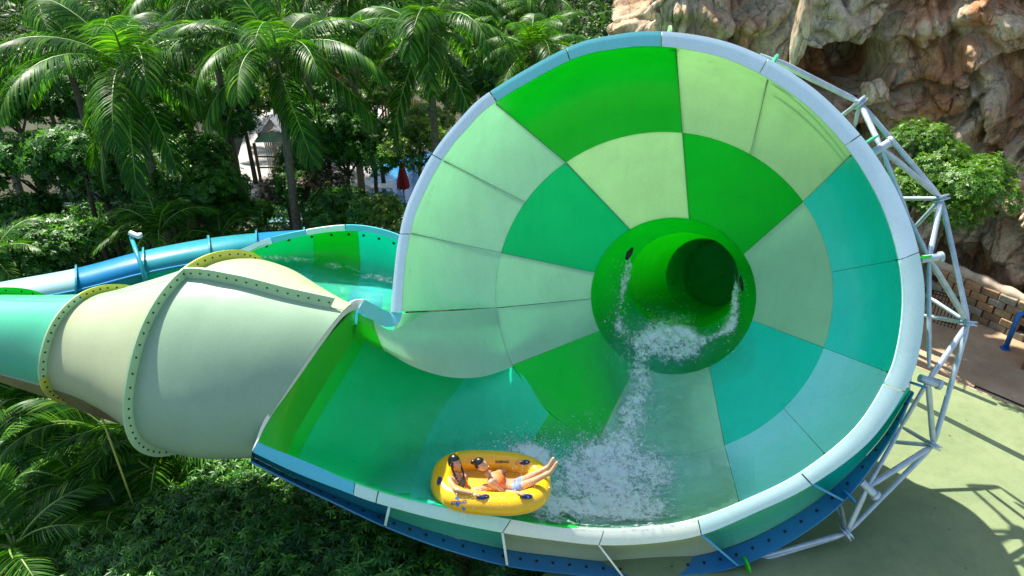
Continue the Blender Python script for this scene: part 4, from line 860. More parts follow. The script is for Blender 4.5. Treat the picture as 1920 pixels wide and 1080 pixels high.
FRS = [frond_mesh(2.4, R(68), R(95), 46, .55, .045, .35, 11), frond_mesh(2.3, R(50), R(100), 46, .55, .045, .4, 12), frond_mesh(2.2, R(30), R(85), 44, .5, .045, .45, 13)]
def palm(px, py, d, label, sc=1., n=(5, 10, 8), grp='coconut palms behind the slides', lean=0., seed=None, trunk=True, name='coconut_palm'):
    c = P(px, py, d); g = np.random.default_rng(seed or int(abs(px * 3 + py) + 5)); r = empty(name, (c[0] + lean, c[1], 0), label, 'palm tree', grp); off = Vector((-lean, 0, c[2]))
    mb = MB(); pts = [Vector((0, 0, -.2)), Vector((-lean * .15, .1, c[2] * .33)), Vector((-lean * .5, .1, c[2] * .66)), off]; k_ = 24; pl_ = [spl(np.array([tuple(p) for p in pts]), 3 * i / k_) for i in range(k_ + 1)]
    mb.tube([tuple(p) for p in pl_], [(.19 - .07 * i / k_) * (1 + .06 * (i % 2)) * sc ** .5 for i in range(k_ + 1)], 10); obj('trunk', mb.mesh('trunk', M_PTR, True), r)
    az0 = g.uniform(0, 6.28); i = 0
    for kind, cnt in zip(('up', 'mid', 'low'), n):
        for k in range(cnt):
            o = bpy.data.objects.new('frond', FRD[kind][g.integers(len(FRD[kind]))]); link(o); o.parent = r; o.location = off + Vector((0, 0, g.uniform(-.1, .1)))
            o.rotation_euler = (g.uniform(-.18, .18), g.uniform(-.1, .1), az0 + 2 * pi * (k + .5 * i) / cnt + g.uniform(-.25, .25)); s_ = sc * g.uniform(.88, 1.1); o.scale = (s_, s_, s_)
        i += 1
    mb = MB()
    for k in range(6):
        a = k * 1.1; b_ = len(mb.v); cc = off + Vector((math.cos(a) * .22, math.sin(a) * .22, -.28 - .1 * (k % 2))); mb.tube([cc + Vector((0, 0, .12)), cc + Vector((0, 0, .06)), cc, cc - Vector((0, 0, .07)), cc - Vector((0, 0, .13))], [.02, .1, .12, .1, .03], 8)
    obj('coconuts', mb.mesh('coconuts', plain('coconut_green', (.12, .16, .03), .5), True), r); return r
PALMS = [(238,130,25.0,'large coconut palm at far left, its long fronds sweeping over the trees',1.05), (520,108,25.5,'large coconut palm behind the grey-roofed pavilion with drooping fronds',1.0), (800,62,26.5,'coconut palm standing just left of the funnel rim, its fronds hanging low',.98),
 (1000,95,30,'smaller coconut palm partly hidden behind the top left of the funnel rim',.72), (95,20,31,'coconut palm at the top left corner behind the largest palm',1.0), (385,5,31,'coconut palm between the two largest palms, cut by the top edge',1.0),
 (655,-15,32,'coconut palm between the pavilion palm and the palm by the rim',1.0), (900,-10,36,'distant coconut palm at the top beside the green hillside',1.0), (560,-60,38,'far coconut palm at the top edge behind the pavilion palm',1.0), (235,-70,38,'far coconut palm at the top edge above the nearest palm',1.0), (760,-60,42,'far coconut palm high behind the palm beside the rim',1.0), (1010,10,42,'far coconut palm at the foot of the green hillside',.85),(-60,90,30,'coconut palm whose fronds reach in from the left edge',1.0),
 (470,-20,44,'pale sunlit far palm behind the pavilion palm crown',1.0),(340,-50,48,'pale sunlit far palm behind the first two palms',1.0)]
for px, py, d, lb, sc in PALMS: palm(px, py, d, lb, sc, lean=random.uniform(-.5, .5), n=(5, 10, 8) if d < 29 else (5, 8, 5), seed={520: 77}.get(px))
def small_palm(px, py, d, label, sc=1., n=12, grp='small feathery palms', zc=None):
    c = P(px, py, d); g = np.random.default_rng(int(abs(px * 5 + py))); r = empty('feather_palm', (c[0], c[1], 0), label, 'palm tree', grp)
    for q in range(3):
        mb = MB(); mb.tube([(q * .18 - .18, .1 * q, -.1), (q * .1 - .1, .05 * q, c[2] * .5), (q * .04, 0, c[2])], [.07, .06, .05], 8); obj('stem', mb.mesh('stem', M_RACH, True), r)
    for k in range(n):
        o = bpy.data.objects.new('frond', FRS[g.integers(3)]); link(o); o.parent = r; o.location = (0, 0, c[2]); o.rotation_euler = (g.uniform(-.2, .2), g.uniform(-.35, .1), 2 * pi * k / n + g.uniform(-.3, .3)); s_ = sc * g.uniform(.85, 1.15); o.scale = (s_,) * 3
    return r
for a in [(300,440,26.5,'low feathery palm growing just behind the blue tube slide',1.0), (415,455,27.5,'small feathery palm between the blue tube and the pavilion path',.9), (-10,500,24.5,'feathery palm at the left edge behind the blue tube',1.0), (350,400,29,'feathery palm half hidden behind the low palm by the blue tube',.8),
          (215,830,19,'tall feathery palm directly below the tunnel ribs',1.25), (300,850,18.5,'dark feathery palm in the shade below the widest tunnel section',1.2), 
          (150,915,17.5,'bright feathery palm under the left end of the tunnel slide',.95), (60,960,17.5,'shaded feathery palm in the bottom left corner',.9), (30,1030,15.5,'feathery palm at the very corner of the bottom left, fronds reaching up',.9), (235,985,16.5,'feathery palm between the bushes at lower left',.85), (330,940,17.5,'dark feathery palm just above the front bushes',.9), (400,900,19,'dim feathery palm below the tunnel mouth',1.1), (470,960,18.5,'dim feathery palm behind the broad leaves under the turquoise rim',1.0), (60,760,20,'feathery palm in deep shade below the green tunnel end',1.1)]:
    small_palm(*a)
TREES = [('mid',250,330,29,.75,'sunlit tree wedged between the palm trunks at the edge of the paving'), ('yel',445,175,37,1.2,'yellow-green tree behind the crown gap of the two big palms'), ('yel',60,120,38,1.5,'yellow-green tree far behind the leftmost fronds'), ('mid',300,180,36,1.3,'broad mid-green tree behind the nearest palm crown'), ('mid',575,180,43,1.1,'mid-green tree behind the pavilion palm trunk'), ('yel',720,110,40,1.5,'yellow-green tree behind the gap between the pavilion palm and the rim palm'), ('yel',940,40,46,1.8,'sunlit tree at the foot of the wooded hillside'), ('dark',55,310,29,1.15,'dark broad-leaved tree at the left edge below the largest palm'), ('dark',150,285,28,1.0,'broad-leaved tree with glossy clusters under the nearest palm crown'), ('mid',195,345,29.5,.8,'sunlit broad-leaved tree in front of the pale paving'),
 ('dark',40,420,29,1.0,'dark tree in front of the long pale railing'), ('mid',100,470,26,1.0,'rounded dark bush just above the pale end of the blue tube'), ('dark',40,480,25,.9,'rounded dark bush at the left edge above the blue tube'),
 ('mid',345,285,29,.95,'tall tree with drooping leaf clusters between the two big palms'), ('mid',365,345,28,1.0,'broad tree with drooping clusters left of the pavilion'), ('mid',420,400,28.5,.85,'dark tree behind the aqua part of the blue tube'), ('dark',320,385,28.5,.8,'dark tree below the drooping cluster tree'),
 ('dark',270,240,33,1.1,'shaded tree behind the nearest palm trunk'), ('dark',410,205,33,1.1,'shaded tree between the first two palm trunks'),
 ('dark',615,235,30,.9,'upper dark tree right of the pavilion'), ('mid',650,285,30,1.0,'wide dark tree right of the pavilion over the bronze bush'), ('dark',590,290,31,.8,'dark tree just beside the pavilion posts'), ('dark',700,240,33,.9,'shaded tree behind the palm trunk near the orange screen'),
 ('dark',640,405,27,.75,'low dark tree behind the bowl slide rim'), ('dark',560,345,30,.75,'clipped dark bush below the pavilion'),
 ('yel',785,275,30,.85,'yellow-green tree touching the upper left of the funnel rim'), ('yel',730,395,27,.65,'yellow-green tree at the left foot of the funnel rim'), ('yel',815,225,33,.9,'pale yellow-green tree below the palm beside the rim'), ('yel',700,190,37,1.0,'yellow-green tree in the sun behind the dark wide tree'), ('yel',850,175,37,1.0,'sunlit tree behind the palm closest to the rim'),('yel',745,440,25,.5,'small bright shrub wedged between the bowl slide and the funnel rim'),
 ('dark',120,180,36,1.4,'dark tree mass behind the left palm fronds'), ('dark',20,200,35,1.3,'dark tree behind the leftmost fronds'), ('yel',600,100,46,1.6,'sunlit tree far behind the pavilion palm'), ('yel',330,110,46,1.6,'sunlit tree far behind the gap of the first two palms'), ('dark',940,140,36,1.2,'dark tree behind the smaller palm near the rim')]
for k, px, py, d, sc, lb in TREES: tree(k, px, py, d, sc, lb, 'broad-leaved trees behind the slides', lean=random.uniform(-.4, .4))
tree('pink', 612, 350, 29.5, .7, 'bronze and pink leaved bush right of the clipped dark bush', cat='bush', name='bronze_bush')
tree('pink', 535, 350, 31, .7, 'brownish clipped bush directly below the pavilion net', cat='bush', name='bronze_bush')
# tree at the foot of the cliff (several lobes, one crown)
tree('fine', 1722, 270, 20.4, .62, 'bright green rounded treetop against the cliff, behind the upper steel frame', cat='tree')
tree('fine', 1800, 340, 19.9, .8, 'wide bright green tree in front of the cliff beside the steel frame', cat='tree', lean=-.3)
tree('fine', 1712, 365, 20.3, .8, 'bright green tree directly behind the steel frame struts', cat='tree')
# understorey at the lower left
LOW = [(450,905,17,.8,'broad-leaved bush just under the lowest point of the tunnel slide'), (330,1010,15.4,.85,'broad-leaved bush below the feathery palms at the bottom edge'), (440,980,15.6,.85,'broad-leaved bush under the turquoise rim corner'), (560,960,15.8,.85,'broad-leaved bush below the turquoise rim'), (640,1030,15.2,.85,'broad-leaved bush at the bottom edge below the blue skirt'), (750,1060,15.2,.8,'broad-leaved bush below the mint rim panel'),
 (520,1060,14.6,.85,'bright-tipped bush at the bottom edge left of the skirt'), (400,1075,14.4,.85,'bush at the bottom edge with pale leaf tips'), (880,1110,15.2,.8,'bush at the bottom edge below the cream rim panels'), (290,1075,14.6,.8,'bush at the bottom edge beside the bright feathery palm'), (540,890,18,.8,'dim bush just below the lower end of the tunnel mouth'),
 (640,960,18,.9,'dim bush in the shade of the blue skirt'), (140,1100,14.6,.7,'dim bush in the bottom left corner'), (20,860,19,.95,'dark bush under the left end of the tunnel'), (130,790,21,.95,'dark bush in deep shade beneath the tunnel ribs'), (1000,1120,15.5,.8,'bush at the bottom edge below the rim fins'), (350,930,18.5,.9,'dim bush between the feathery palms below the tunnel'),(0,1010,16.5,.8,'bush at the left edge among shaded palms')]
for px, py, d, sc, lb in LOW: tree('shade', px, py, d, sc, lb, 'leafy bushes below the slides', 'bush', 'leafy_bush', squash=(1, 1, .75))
# ground cover & far wood
def cover(name, n, xr, yr, zf, L, mat, seed, zj=.5, mask=None, hb=0):
    g = np.random.default_rng(seed); x = g.uniform(*xr, n); y = g.uniform(*yr, n)
    if mask is not None: k = mask(x, y); x, y = x[k], y[k]
    n = len(x); z = np.array([zf(a, b) for a, b in zip(x, y)]) + g.uniform(0, zj, n) + hb * np.array([max(0, noise.noise(Vector((a * .28, b * .28, 5)))) for a, b in zip(x, y)]) * 2.0
    c = np.stack([x, y, z], 1); c = np.repeat(c, 5, 0) + g.normal(size=(5 * n, 3)) * L * .5; ax = unit(g.normal(size=(5 * n, 3)) * .6 + [0, 0, 1]); d = unit(np.cross(ax, g.normal(size=(5 * n, 3))) + [0, 0, -.25])
    V, F = leaf_quads(c, d, ax, L * g.uniform(.7, 1.3, 5 * n), L * .38 * g.uniform(.7, 1.3, 5 * n)); o = obj(name, mesh_np(name, V, F, mat, False, {'rnd': np.repeat(g.random(5 * n), 4)})); return tag(o, kind='stuff')
tag(cover('ground_cover', 7000, (-26, 5), (5, 30), gz, .17, ML_DARK, 3, .8, hb=.5), 'dark leafy ground cover filling the shade below the slides', 'ground cover')
def mk(x, y):
    sx = np.full(len(x), True)
    for (x0, x1, y0, y1) in ((-40, 40, 36.2, 37.6),): pass
    return (y < 34) | (y > 52)
tag(cover('undergrowth', 9000, (-34, 4), (28, 34), gz, .22, ML_DARK, 4, .8, hb=.6), 'low leafy undergrowth between the tree trunks behind the blue tube', 'undergrowth')
def hill(x, y): return gz(x, y) + 2.2 * abs(noise.noise(Vector((x * .12, y * .12, 2))) ) * 2 + 1.0 * abs(noise.noise(Vector((x * .4, y * .4, 8)))) * 2
tag(cover('far_wood', 22000, (-70, 40), (58, 100), hill, .55, ML_FAR, 5, 1.2), 'sunlit wooded hillside beyond the palms', 'wood')
#@@PART4
# ------------------------------------------------------------------ surface lookup on the slide
def bvh_of(roots, names):
    V = []; F = []
    for r in roots:
        for o in r.children:
            if o.type == 'MESH' and o.name.split('.')[0] in names:
                b = len(V); V += [v.co.copy() for v in o.data.vertices]; F += [tuple(b + i for i in p.vertices) for p in o.data.polygons]
    return BVHTree.FromPolygons(V, F)
SURF = bvh_of([FR, WR], ('panel', 'floor_panel', 'wall_panel', 'collar', 'exit_tube', 'joint_strip', 'bowl_panel', 'bowl_floor'))
def hit(px, py, tree_=None, off=.0):
    d = Vector(ray(px, py)).normalized(); h = (tree_ or SURF).ray_cast(Vector(CAM), d)
    if h[0] is None: return None, None
    n = h[1] if h[1].dot(d) < 0 else -h[1]; return h[0] + n * off, n
print('surface depth at raft', [(x, y, round(float(np.dot(np.array(hit(x, y)[0]) - CAM, FW)), 2)) for x, y in ((920, 915), (920, 955), (920, 880), (1000, 940), (840, 900)) if hit(x, y)[0] is not None])
# ------------------------------------------------------------------ water
def foam_mat():
    m, t, p, out = newmat('white_water'); a = t.nodes.new('ShaderNodeAttribute'); a.attribute_name = 'thickness_amt'
    tc = t.nodes.new('ShaderNodeTexCoord')
    def N_(sc, det, ro, di): 
        n = t.nodes.new('ShaderNodeTexNoise'); n.inputs['Scale'].default_value = sc; n.inputs['Detail'].default_value = det; n.inputs['Roughness'].default_value = ro; n.inputs['Distortion'].default_value = di; t.links.new(tc.outputs['Object'], n.inputs['Vector']); return n
    n1 = N_(2.6, 8, .65, 1.6); n2 = N_(9, 6, .75, 1.2); n4 = N_(1.5, 4, .6, .8)
    def M_(op, x, y):
        q = t.nodes.new('ShaderNodeMath'); q.operation = op
        for i, v in enumerate((x, y)):
            if isinstance(v, (int, float)): q.inputs[i].default_value = v
            else: t.links.new(v, q.inputs[i])
        return q.outputs[0]
    rid = M_('ABSOLUTE', M_('SUBTRACT', n1.outputs[0], .5), 0); rid = M_('MAXIMUM', M_('SUBTRACT', 1, M_('MULTIPLY', rid, 9)), 0)      # strands
    f = M_('ADD', M_('MULTIPLY', rid, .34), M_('MULTIPLY', M_('SUBTRACT', n2.outputs[0], .5), 2.4)); f = M_('ADD', f, M_('MULTIPLY', a.outputs['Fac'], 1.15)); f = M_('ADD', f, M_('MULTIPLY', M_('SUBTRACT', n4.outputs[0], .5), 1.5)); f = M_('SUBTRACT', f, .58); al = ramp(t, f, [(.0, (0,) * 3), (.2, (.22,) * 3), (.75, (1,) * 3)]).outputs[0]
    t.links.new(ramp(t, f, [(0, (.45, .90, .90)), (.35, (.93, .97, .97))]).outputs[0], p.inputs['Base Color']); p.inputs['Roughness'].default_value = .35
    t.links.new(bump(t, f, .6, .05), p.inputs['Normal']); tr = t.nodes.new('ShaderNodeBsdfTransparent'); mx = t.nodes.new('ShaderNodeMixShader')
    t.links.new(al, mx.inputs[0]); t.links.new(tr.outputs[0], mx.inputs[1]); t.links.new(p.outputs[0], mx.inputs[2]); t.links.new(mx.outputs[0], out.inputs[0]); return m
M_FOAM = foam_mat()
def thin_water():
    m, t, p, out = newmat('thin_water_film'); a = t.nodes.new('ShaderNodeAttribute'); a.attribute_name = 'thickness_amt'; n = tex_noise(t, 3.0, 6, .6, dist=1.0)
    gl = t.nodes.new('ShaderNodeBsdfGlossy'); gl.inputs['Roughness'].default_value = .06; t.links.new(bump(t, n.outputs[0], .9, .12), gl.inputs['Normal'])
    tr = t.nodes.new('ShaderNodeBsdfTransparent'); df = t.nodes.new('ShaderNodeBsdfDiffuse'); df.inputs[0].default_value = (.12, .85, .80, 1)
    fr = t.nodes.new('ShaderNodeFresnel'); fr.inputs[0].default_value = 1.33; t.links.new(bump(t, n.outputs[0], 1.0, .2), fr.inputs['Normal'])
    m1 = t.nodes.new('ShaderNodeMixShader'); m2 = t.nodes.new('ShaderNodeMixShader'); mu = t.nodes.new('ShaderNodeMath'); mu.operation = 'MULTIPLY'; mu.inputs[1].default_value = .36; t.links.new(a.outputs['Fac'], mu.inputs[0])
    t.links.new(mu.outputs[0], m1.inputs[0]); t.links.new(tr.outputs[0], m1.inputs[1]); t.links.new(df.outputs[0], m1.inputs[2])
    m3 = t.nodes.new('ShaderNodeMath'); m3.operation = 'MULTIPLY'; t.links.new(fr.outputs[0], m3.inputs[0]); m3.inputs[1].default_value = .8
    cl = t.nodes.new('ShaderNodeMath'); cl.operation = 'MINIMUM'; t.links.new(m3.outputs[0], cl.inputs[0]); a2_ = t.nodes.new('ShaderNodeMath'); a2_.operation = 'MULTIPLY'; a2_.inputs[1].default_value = 4; t.links.new(a.outputs['Fac'], a2_.inputs[0]); t.links.new(a2_.outputs[0], cl.inputs[1])
    t.links.new(cl.outputs[0], m2.inputs[0]); t.links.new(m1.outputs[0], m2.inputs[1]); t.links.new(gl.outputs[0], m2.inputs[2]); t.links.new(m2.outputs[0], out.inputs[0]); return m
M_FILM = thin_water()
def sheet(name, x0, y0, x1, y1, step, dens, mat, off, label, cat='water', heave=0.0):
    "water lying on the slide: follows the slide surface, thick where density is high"
    nx_, ny_ = int((x1 - x0) / step) + 1, int((y1 - y0) / step) + 1; idx = {}; V = []; A = []; F = []
    for j in range(ny_):
        for i in range(nx_):
            px, py = x0 + i * step, y0 + j * step; de = dens(px, py)
            if de < .02: continue
            p, n = hit(px, py)
            if p is None: continue
            hh = off + heave * de * (.5 + 1.2 * abs(noise.noise(p * 2.2)) + .7 * noise.noise(p * 6)); idx[(i, j)] = len(V); V.append(tuple(p + n * hh)); A.append(de)
    P3 = np.array(V)
    for (i, j) in list(idx):
        q = [(i, j), (i, j + 1), (i + 1, j + 1), (i + 1, j)]
        if all(k in idx for k in q):
            a_ = [idx[k] for k in q]; pts = P3[a_]
            if np.linalg.norm(pts - pts.mean(0), axis=1).max() < .35: F.append(tuple(a_))
    o = obj(name, mesh_np(name, V, F, mat, True, {'thickness_amt': A})); tag(o, label, cat, kind='stuff'); return o
def blobs(L):
    def f(x, y):
        s_ = 0
        for (cx, cy, rx, ry, an, w_) in L:
            c_, si = math.cos(R(an)), math.sin(R(an)); dx, dy = x - cx, y - cy; u = (dx * c_ + dy * si) / rx; v = (-dx * si + dy * c_) / ry; s_ += w_ * math.exp(-(u * u + v * v))
        return min(s_, 1.0)
    return f
FO = blobs([(1150,945,70,40,-12,.85),(1205,962,60,28,5,.6),(1075,900,50,50,0,.6),(1040,955,30,25,0,.65),(1135,880,80,45,0,.42),(1225,905,45,60,0,.38),(985,845,48,16,8,.8),(1010,862,32,18,20,.6),(925,852,30,9,0,.45),(1060,960,70,18,5,.45),
 (1185,770,24,70,8,.46),(1202,715,22,30,0,.48),(1165,815,24,50,25,.42),(1225,760,30,60,-10,.30),(1120,850,45,30,0,.40),(1000,900,22,40,0,.5),(1010,950,25,28,0,.5),(1330,830,40,120,0,.0),(1190,880,110,90,0,.28),(1195,696,30,14,0,.42)])
sheet('foam', 880, 680, 1310, 1000, 2.6, FO, M_FOAM, .03, 'white foaming water churning on the funnel wall behind and beside the yellow raft', 'foam', .10)
FC = blobs([(1240,635,44,26,0,.85),(1280,665,34,26,0,.8),(1200,640,30,14,-20,.6),(1245,600,40,22,0,.4),(1290,625,22,30,0,.5),(1255,650,60,38,0,.3),(1200,680,30,22,0,.5),
 (1163,545,7,60,5,.6),(1152,590,11,40,0,.5),(1174,505,6,30,8,.6),(1165,620,14,22,0,.4),(1383,575,9,34,8,.95),(1372,610,12,24,30,.85),(1345,630,30,9,-25,.6),(1315,645,26,8,-20,.45),(1389,540,5,22,0,.8)])
sheet('foam', 1130, 470, 1410, 705, 2.5, FC, M_FOAM, .05, 'white water boiling at the foot of the round exit opening', 'foam', .16)
FB = blobs([(500,482,40,6,0,.55),(560,488,50,6,3,.5),(640,502,40,6,8,.55),(700,520,30,9,8,.65),(735,530,18,6,10,.55),(620,560,60,12,0,.1)])
sheet('foam', 455, 465, 745, 560, 3.0, FB, M_FOAM, .03, 'thin line of white spray along the wall of the bowl slide', 'foam', .04)
FW_ = blobs([(810,900,75,45,0,.95),(760,930,60,25,10,.6),(960,850,90,22,0,.85),(1060,890,70,60,0,.8),(1190,920,110,75,0,.55),(1235,810,60,130,10,.28),(1200,720,60,70,0,.4),(1255,655,110,45,0,.5),(1330,900,60,60,0,.25),(900,780,120,60,0,.12),(1240,600,60,30,0,.35)])
sheet('thin_water', 640, 560, 1420, 1000, 8, lambda x, y: FW_(x, y), M_FILM, .012, 'thin clear aqua water sliding over the funnel floor around the raft', 'water', .02)
FBW = blobs([(610,540,90,30,5,.6),(700,555,50,30,0,.7),(560,515,60,16,0,.4)])
sheet('thin_water', 460, 480, 745, 620, 6, FBW, M_FILM, .012, 'thin blue-green water running in the bowl slide', 'water', .01)
# droplets
def droplets(name, n, dens, box, hmax, label, seed, rad=(.004, .012), surf=None):
    g = np.random.default_rng(seed); T = np.array([(0, 0, 1), (.94, 0, -.33), (-.47, .82, -.33), (-.47, -.82, -.33)]); V = []; F = []; k = 0; tries = 0
    while k < n and tries < n * 40:
        tries += 1; x, y = g.uniform(box[0], box[2]), g.uniform(box[1], box[3])
        if g.random() > dens(x, y): continue
        p, nn = hit(x, y, surf)
        if p is None: continue
        c = np.array(p + nn * abs(g.normal()) * hmax); r = g.uniform(*rad) * (1 + (g.random() < .06) * 1.2); b = len(V)
        o6 = np.array([(1,0,0),(-1,0,0),(0,1,0),(0,-1,0),(0,0,1.2),(0,0,-1.2)]) * r
        V += list(c + o6); F += [tuple(b + i for i in f) for f in ((0,2,4),(2,1,4),(1,3,4),(3,0,4),(2,0,5),(1,2,5),(3,1,5),(0,3,5))]; k += 1
    if V: tag(obj(name, mesh_np(name, V, F, M_DROP, True)), label, 'spray', kind='stuff')
M_DROP, _t, _p, _o = newmat('water_drop'); _p.inputs['Base Color'].default_value = (.92, .96, .97, 1); _p.inputs['Roughness'].default_value = .15
droplets('spray', 2600, blobs([(1080,880,90,60,0,.8),(990,840,70,28,0,.9),(1150,940,90,50,0,.7),(920,848,50,14,0,.5)]), (880, 780, 1280, 990), .16, 'fine white spray thrown up beside the raft', 21)
droplets('spray', 700, blobs([(1250,620,70,50,0,.8),(1160,560,14,80,5,.8),(1383,580,14,60,8,.8)]), (1130, 460, 1410, 700), .10, 'fine droplets around the exit opening', 22)
# ------------------------------------------------------------------ raft
RA = R(5); rn = np.array([0, math.sin(RA), math.cos(RA)]); rb = np.array([0, math.cos(RA), -math.sin(RA)]); rx = np.array([1., 0, 0])
roll = R(-3.5); rx, rn = rx * math.cos(roll) + rn * math.sin(roll), rn * math.cos(roll) - rx * math.sin(roll)
RC = P(921, 919, 14.48)
def RP(x, y, z): return RC + rx * x + rb * y + rn * z       # raft frame: x right, y back, z up
M_YEL = plain('raft_yellow_vinyl', (.86, .46, .008), .28, nscale=5, var=.07, bmp=.12, coat=.3); M_NAVY = plain('handle_navy', (.012, .03, .16), .5, nscale=20, bmp=0); M_RFL = plain('raft_floor', (.62, .30, .02), .4, nscale=6, var=.12)
raft = empty('raft', RC, 'yellow inflatable raft carrying two riders along the lower edge of the funnel', 'raft')
AX, AY, TRd = .96, .63, .215
def cen(a):
    c, s_ = math.cos(a), math.sin(a); e = 2 / 2.7; return math.copysign(abs(c) ** e, c) * AX, math.copysign(abs(s_) ** e, s_) * AY
def raft_tube():
    na, nb = 120, 24; V = []; F = []
    for i in range(na):
        a = 2 * pi * i / na; x, y = cen(a); x2, y2 = cen(a + .02); x1, y1 = cen(a - .02); tx, ty = x2 - x1, y2 - y1; l = math.hypot(tx, ty); nx2, ny2 = ty / l, -tx / l
        pinch = 1 - .045 * math.exp(-((math.sin(a * 3)) / .10) ** 2); r = TRd * pinch * (1 + .10 * max(0, -math.cos(a)))
        for j in range(nb):
            b = 2 * pi * j / nb; V.append(RP(x + nx2 * r * math.cos(b), y + ny2 * r * math.cos(b), TRd + r * math.sin(b)))
    for i in range(na):
        for j in range(nb): F.append((i * nb + j, ((i + 1) % na) * nb + j, ((i + 1) % na) * nb + (j + 1) % nb, i * nb + (j + 1) % nb))
    return V, F
V, F = raft_tube(); rm = mesh_np('tube', V, F, M_YEL, True); b_ = bmesh.new(); b_.from_mesh(rm); bmesh.ops.recalc_face_normals(b_, faces=b_.faces); b_.to_mesh(rm); b_.free(); child('tube', rm, raft)
RB = BVHTree.FromPolygons([Vector(v) for v in V], F)
V = [RP(0, 0, .14)]; F = []
for i in range(48): x, y = cen(2 * pi * i / 48); V.append(RP(x * .96, y * .96, .16))
for i in range(48): F.append((0, 1 + i, 1 + (i + 1) % 48))
V += [np.array(v) - rn * .05 for v in V]; F += [tuple(x + 49 for x in f[::-1]) for f in F[:48]]; child('floor', mesh_np('floor', V, F, M_RFL, True), raft)
def handle(px, py, an, w_=.12, h_=.05):
    p, n = hit(px, py, RB)
    if p is None: return
    X = Vector(rx) * math.cos(an) + Vector(rb) * math.sin(an); X = (X - n * X.dot(n)).normalized(); Y = n.cross(X); V = []; F = []
    for lay, (k, zz) in enumerate(((1, -.01), (1, .018), (.8, .03))):
        for i in range(16):
            a = 2 * pi * i / 16; V.append(p + X * math.cos(a) * w_ * k + Y * math.sin(a) * h_ * k + n * zz)
    F = [tuple(range(32, 48))]
    for l in range(2):
        for i in range(16): F.append((l * 16 + i, l * 16 + (i + 1) % 16, l * 16 + 16 + (i + 1) % 16, l * 16 + 16 + i))
    o = child('handle', mesh_np('handle', V, F, M_NAVY, False), raft)
    mb = MB(); mb.tube([p - X * w_ * .7, p - X * w_ * .5 + n * .06, p + X * w_ * .5 + n * .06, p + X * w_ * .7], .016, 8); g_ = bpy.data.objects.new('grip', mb.mesh('grip', M_NAVY, True)); link(g_); g_.parent = o; g_.matrix_parent_inverse = (mat_of(raft) @ mat_of(raft).inverted()).inverted()
for a in ((906,932,.25), (987,931,.1), (824,902,1.3,.09,.045), (984,867,.0,.11,.05)): handle(*a)
# lettering and wave mark printed on the tube
def print_text(txt, px0, px1, pyc, slope, hpx, mat, parent, nm='lettering', ray_tree=None, mirror=1):
    cu = bpy.data.curves.new(nm, 'FONT'); cu.body = txt; cu.size = 1; cu.align_x = 'LEFT'; cu.resolution_u = 3; cu.offset = .028; o = bpy.data.objects.new(nm, cu); link(o); bpy.context.view_layer.update()
    me = bpy.data.meshes.new_from_object(o.evaluated_get(bpy.context.evaluated_depsgraph_get())); bpy.data.objects.remove(o); me.name = nm
    co = np.array([v.co for v in me.vertices]); x0, x1 = co[:, 0].min(), co[:, 0].max(); y0, y1 = co[:, 1].min(), co[:, 1].max(); ok = True
    for v in me.vertices:
        fx = (v.co.x - x0) / (x1 - x0); fy = (v.co.y - y0) / (y1 - y0); px = px0 + (px1 - px0) * fx; py = pyc + slope * (fx - .5) + hpx * (.5 - fy); p, n = hit(px, py, ray_tree)
        if p is None: p = Vector(RP(0, 0, .3)); n = Vector(rn)
        v.co = p + n * .004
    me.materials.clear(); me.materials.append(mat); child(nm, me, parent)
M_INK = plain('navy_print', (.01, .05, .25), .5, bmp=0); M_INK2 = plain('blue_print', (.04, .20, .60), .5, bmp=0); M_INK3 = plain('black_print', (.02, .02, .02), .5, bmp=0)
print_text('BOOMERANGO', 846, 875, 942, -3, 7.5, M_INK, raft, ray_tree=RB)
print_text('BOOMERANGO', 929, 955, 866, 0, 5.5, M_INK3, raft, ray_tree=RB)
def print_poly(pts, mat, nm='wave_mark'):
    V = []
    for px, py in pts:
        p, n = hit(px, py, RB); 
        if p is None: return
        V.append(p + n * .005)
    child(nm, mesh_np(nm, V, [tuple(range(len(V)))], mat, False), raft)
print_poly([(852,934),(855,931),(859,931),(861,935),(858,938),(857,935),(854,934)], M_INK2); print_poly([(868,948),(866,953),(868,957),(872,956),(874,953),(870,952)], M_INK2); print_poly([(855,944),(860,943),(862,947),(858,950),(855,949)], M_INK2)
#@@PEOPLE
def skinmat(name, col):
    m, t, p, out = newmat(name); n = tex_noise(t, 9, 4, .6); c = ramp(t, n.outputs[0], [(.3, tuple(x * .88 for x in col)), (.7, tuple(min(1, x * 1.1) for x in col))]); t.links.new(c.outputs[0], p.inputs['Base Color']); p.inputs['Roughness'].default_value = .35; p.inputs['Subsurface Weight'].default_value = .08; p.inputs['Subsurface Radius'].default_value = (.02, .008, .004); p.inputs['Coat Weight'].default_value = .25; p.inputs['Coat Roughness'].default_value = .2; return m
M_SK = skinmat('skin', (.56, .30, .17)); M_HAIR = plain('black_hair', (.012, .009, .008), .3, nscale=30, var=.5, bmp=.3); M_EYE = plain('eye_dark', (.02, .012, .01), .2, bmp=0); M_EYEW = plain('eye_white', (.8, .8, .78), .3, bmp=0); M_LIP = plain('lips', (.45, .10, .08), .4, bmp=0); M_TOOTH = plain('teeth', (.85, .84, .78), .3, bmp=0)
M_ORG = plain('orange_swimsuit', (.75, .16, .03), .6, nscale=14, var=.15, bmp=.2); M_GRY = plain('grey_rash_top', (.10, .11, .10), .6, nscale=14, var=.2, bmp=.2); M_SHORT = plain('blue_grey_shorts', (.16, .22, .42), .7, nscale=14, var=.3, bmp=.3)
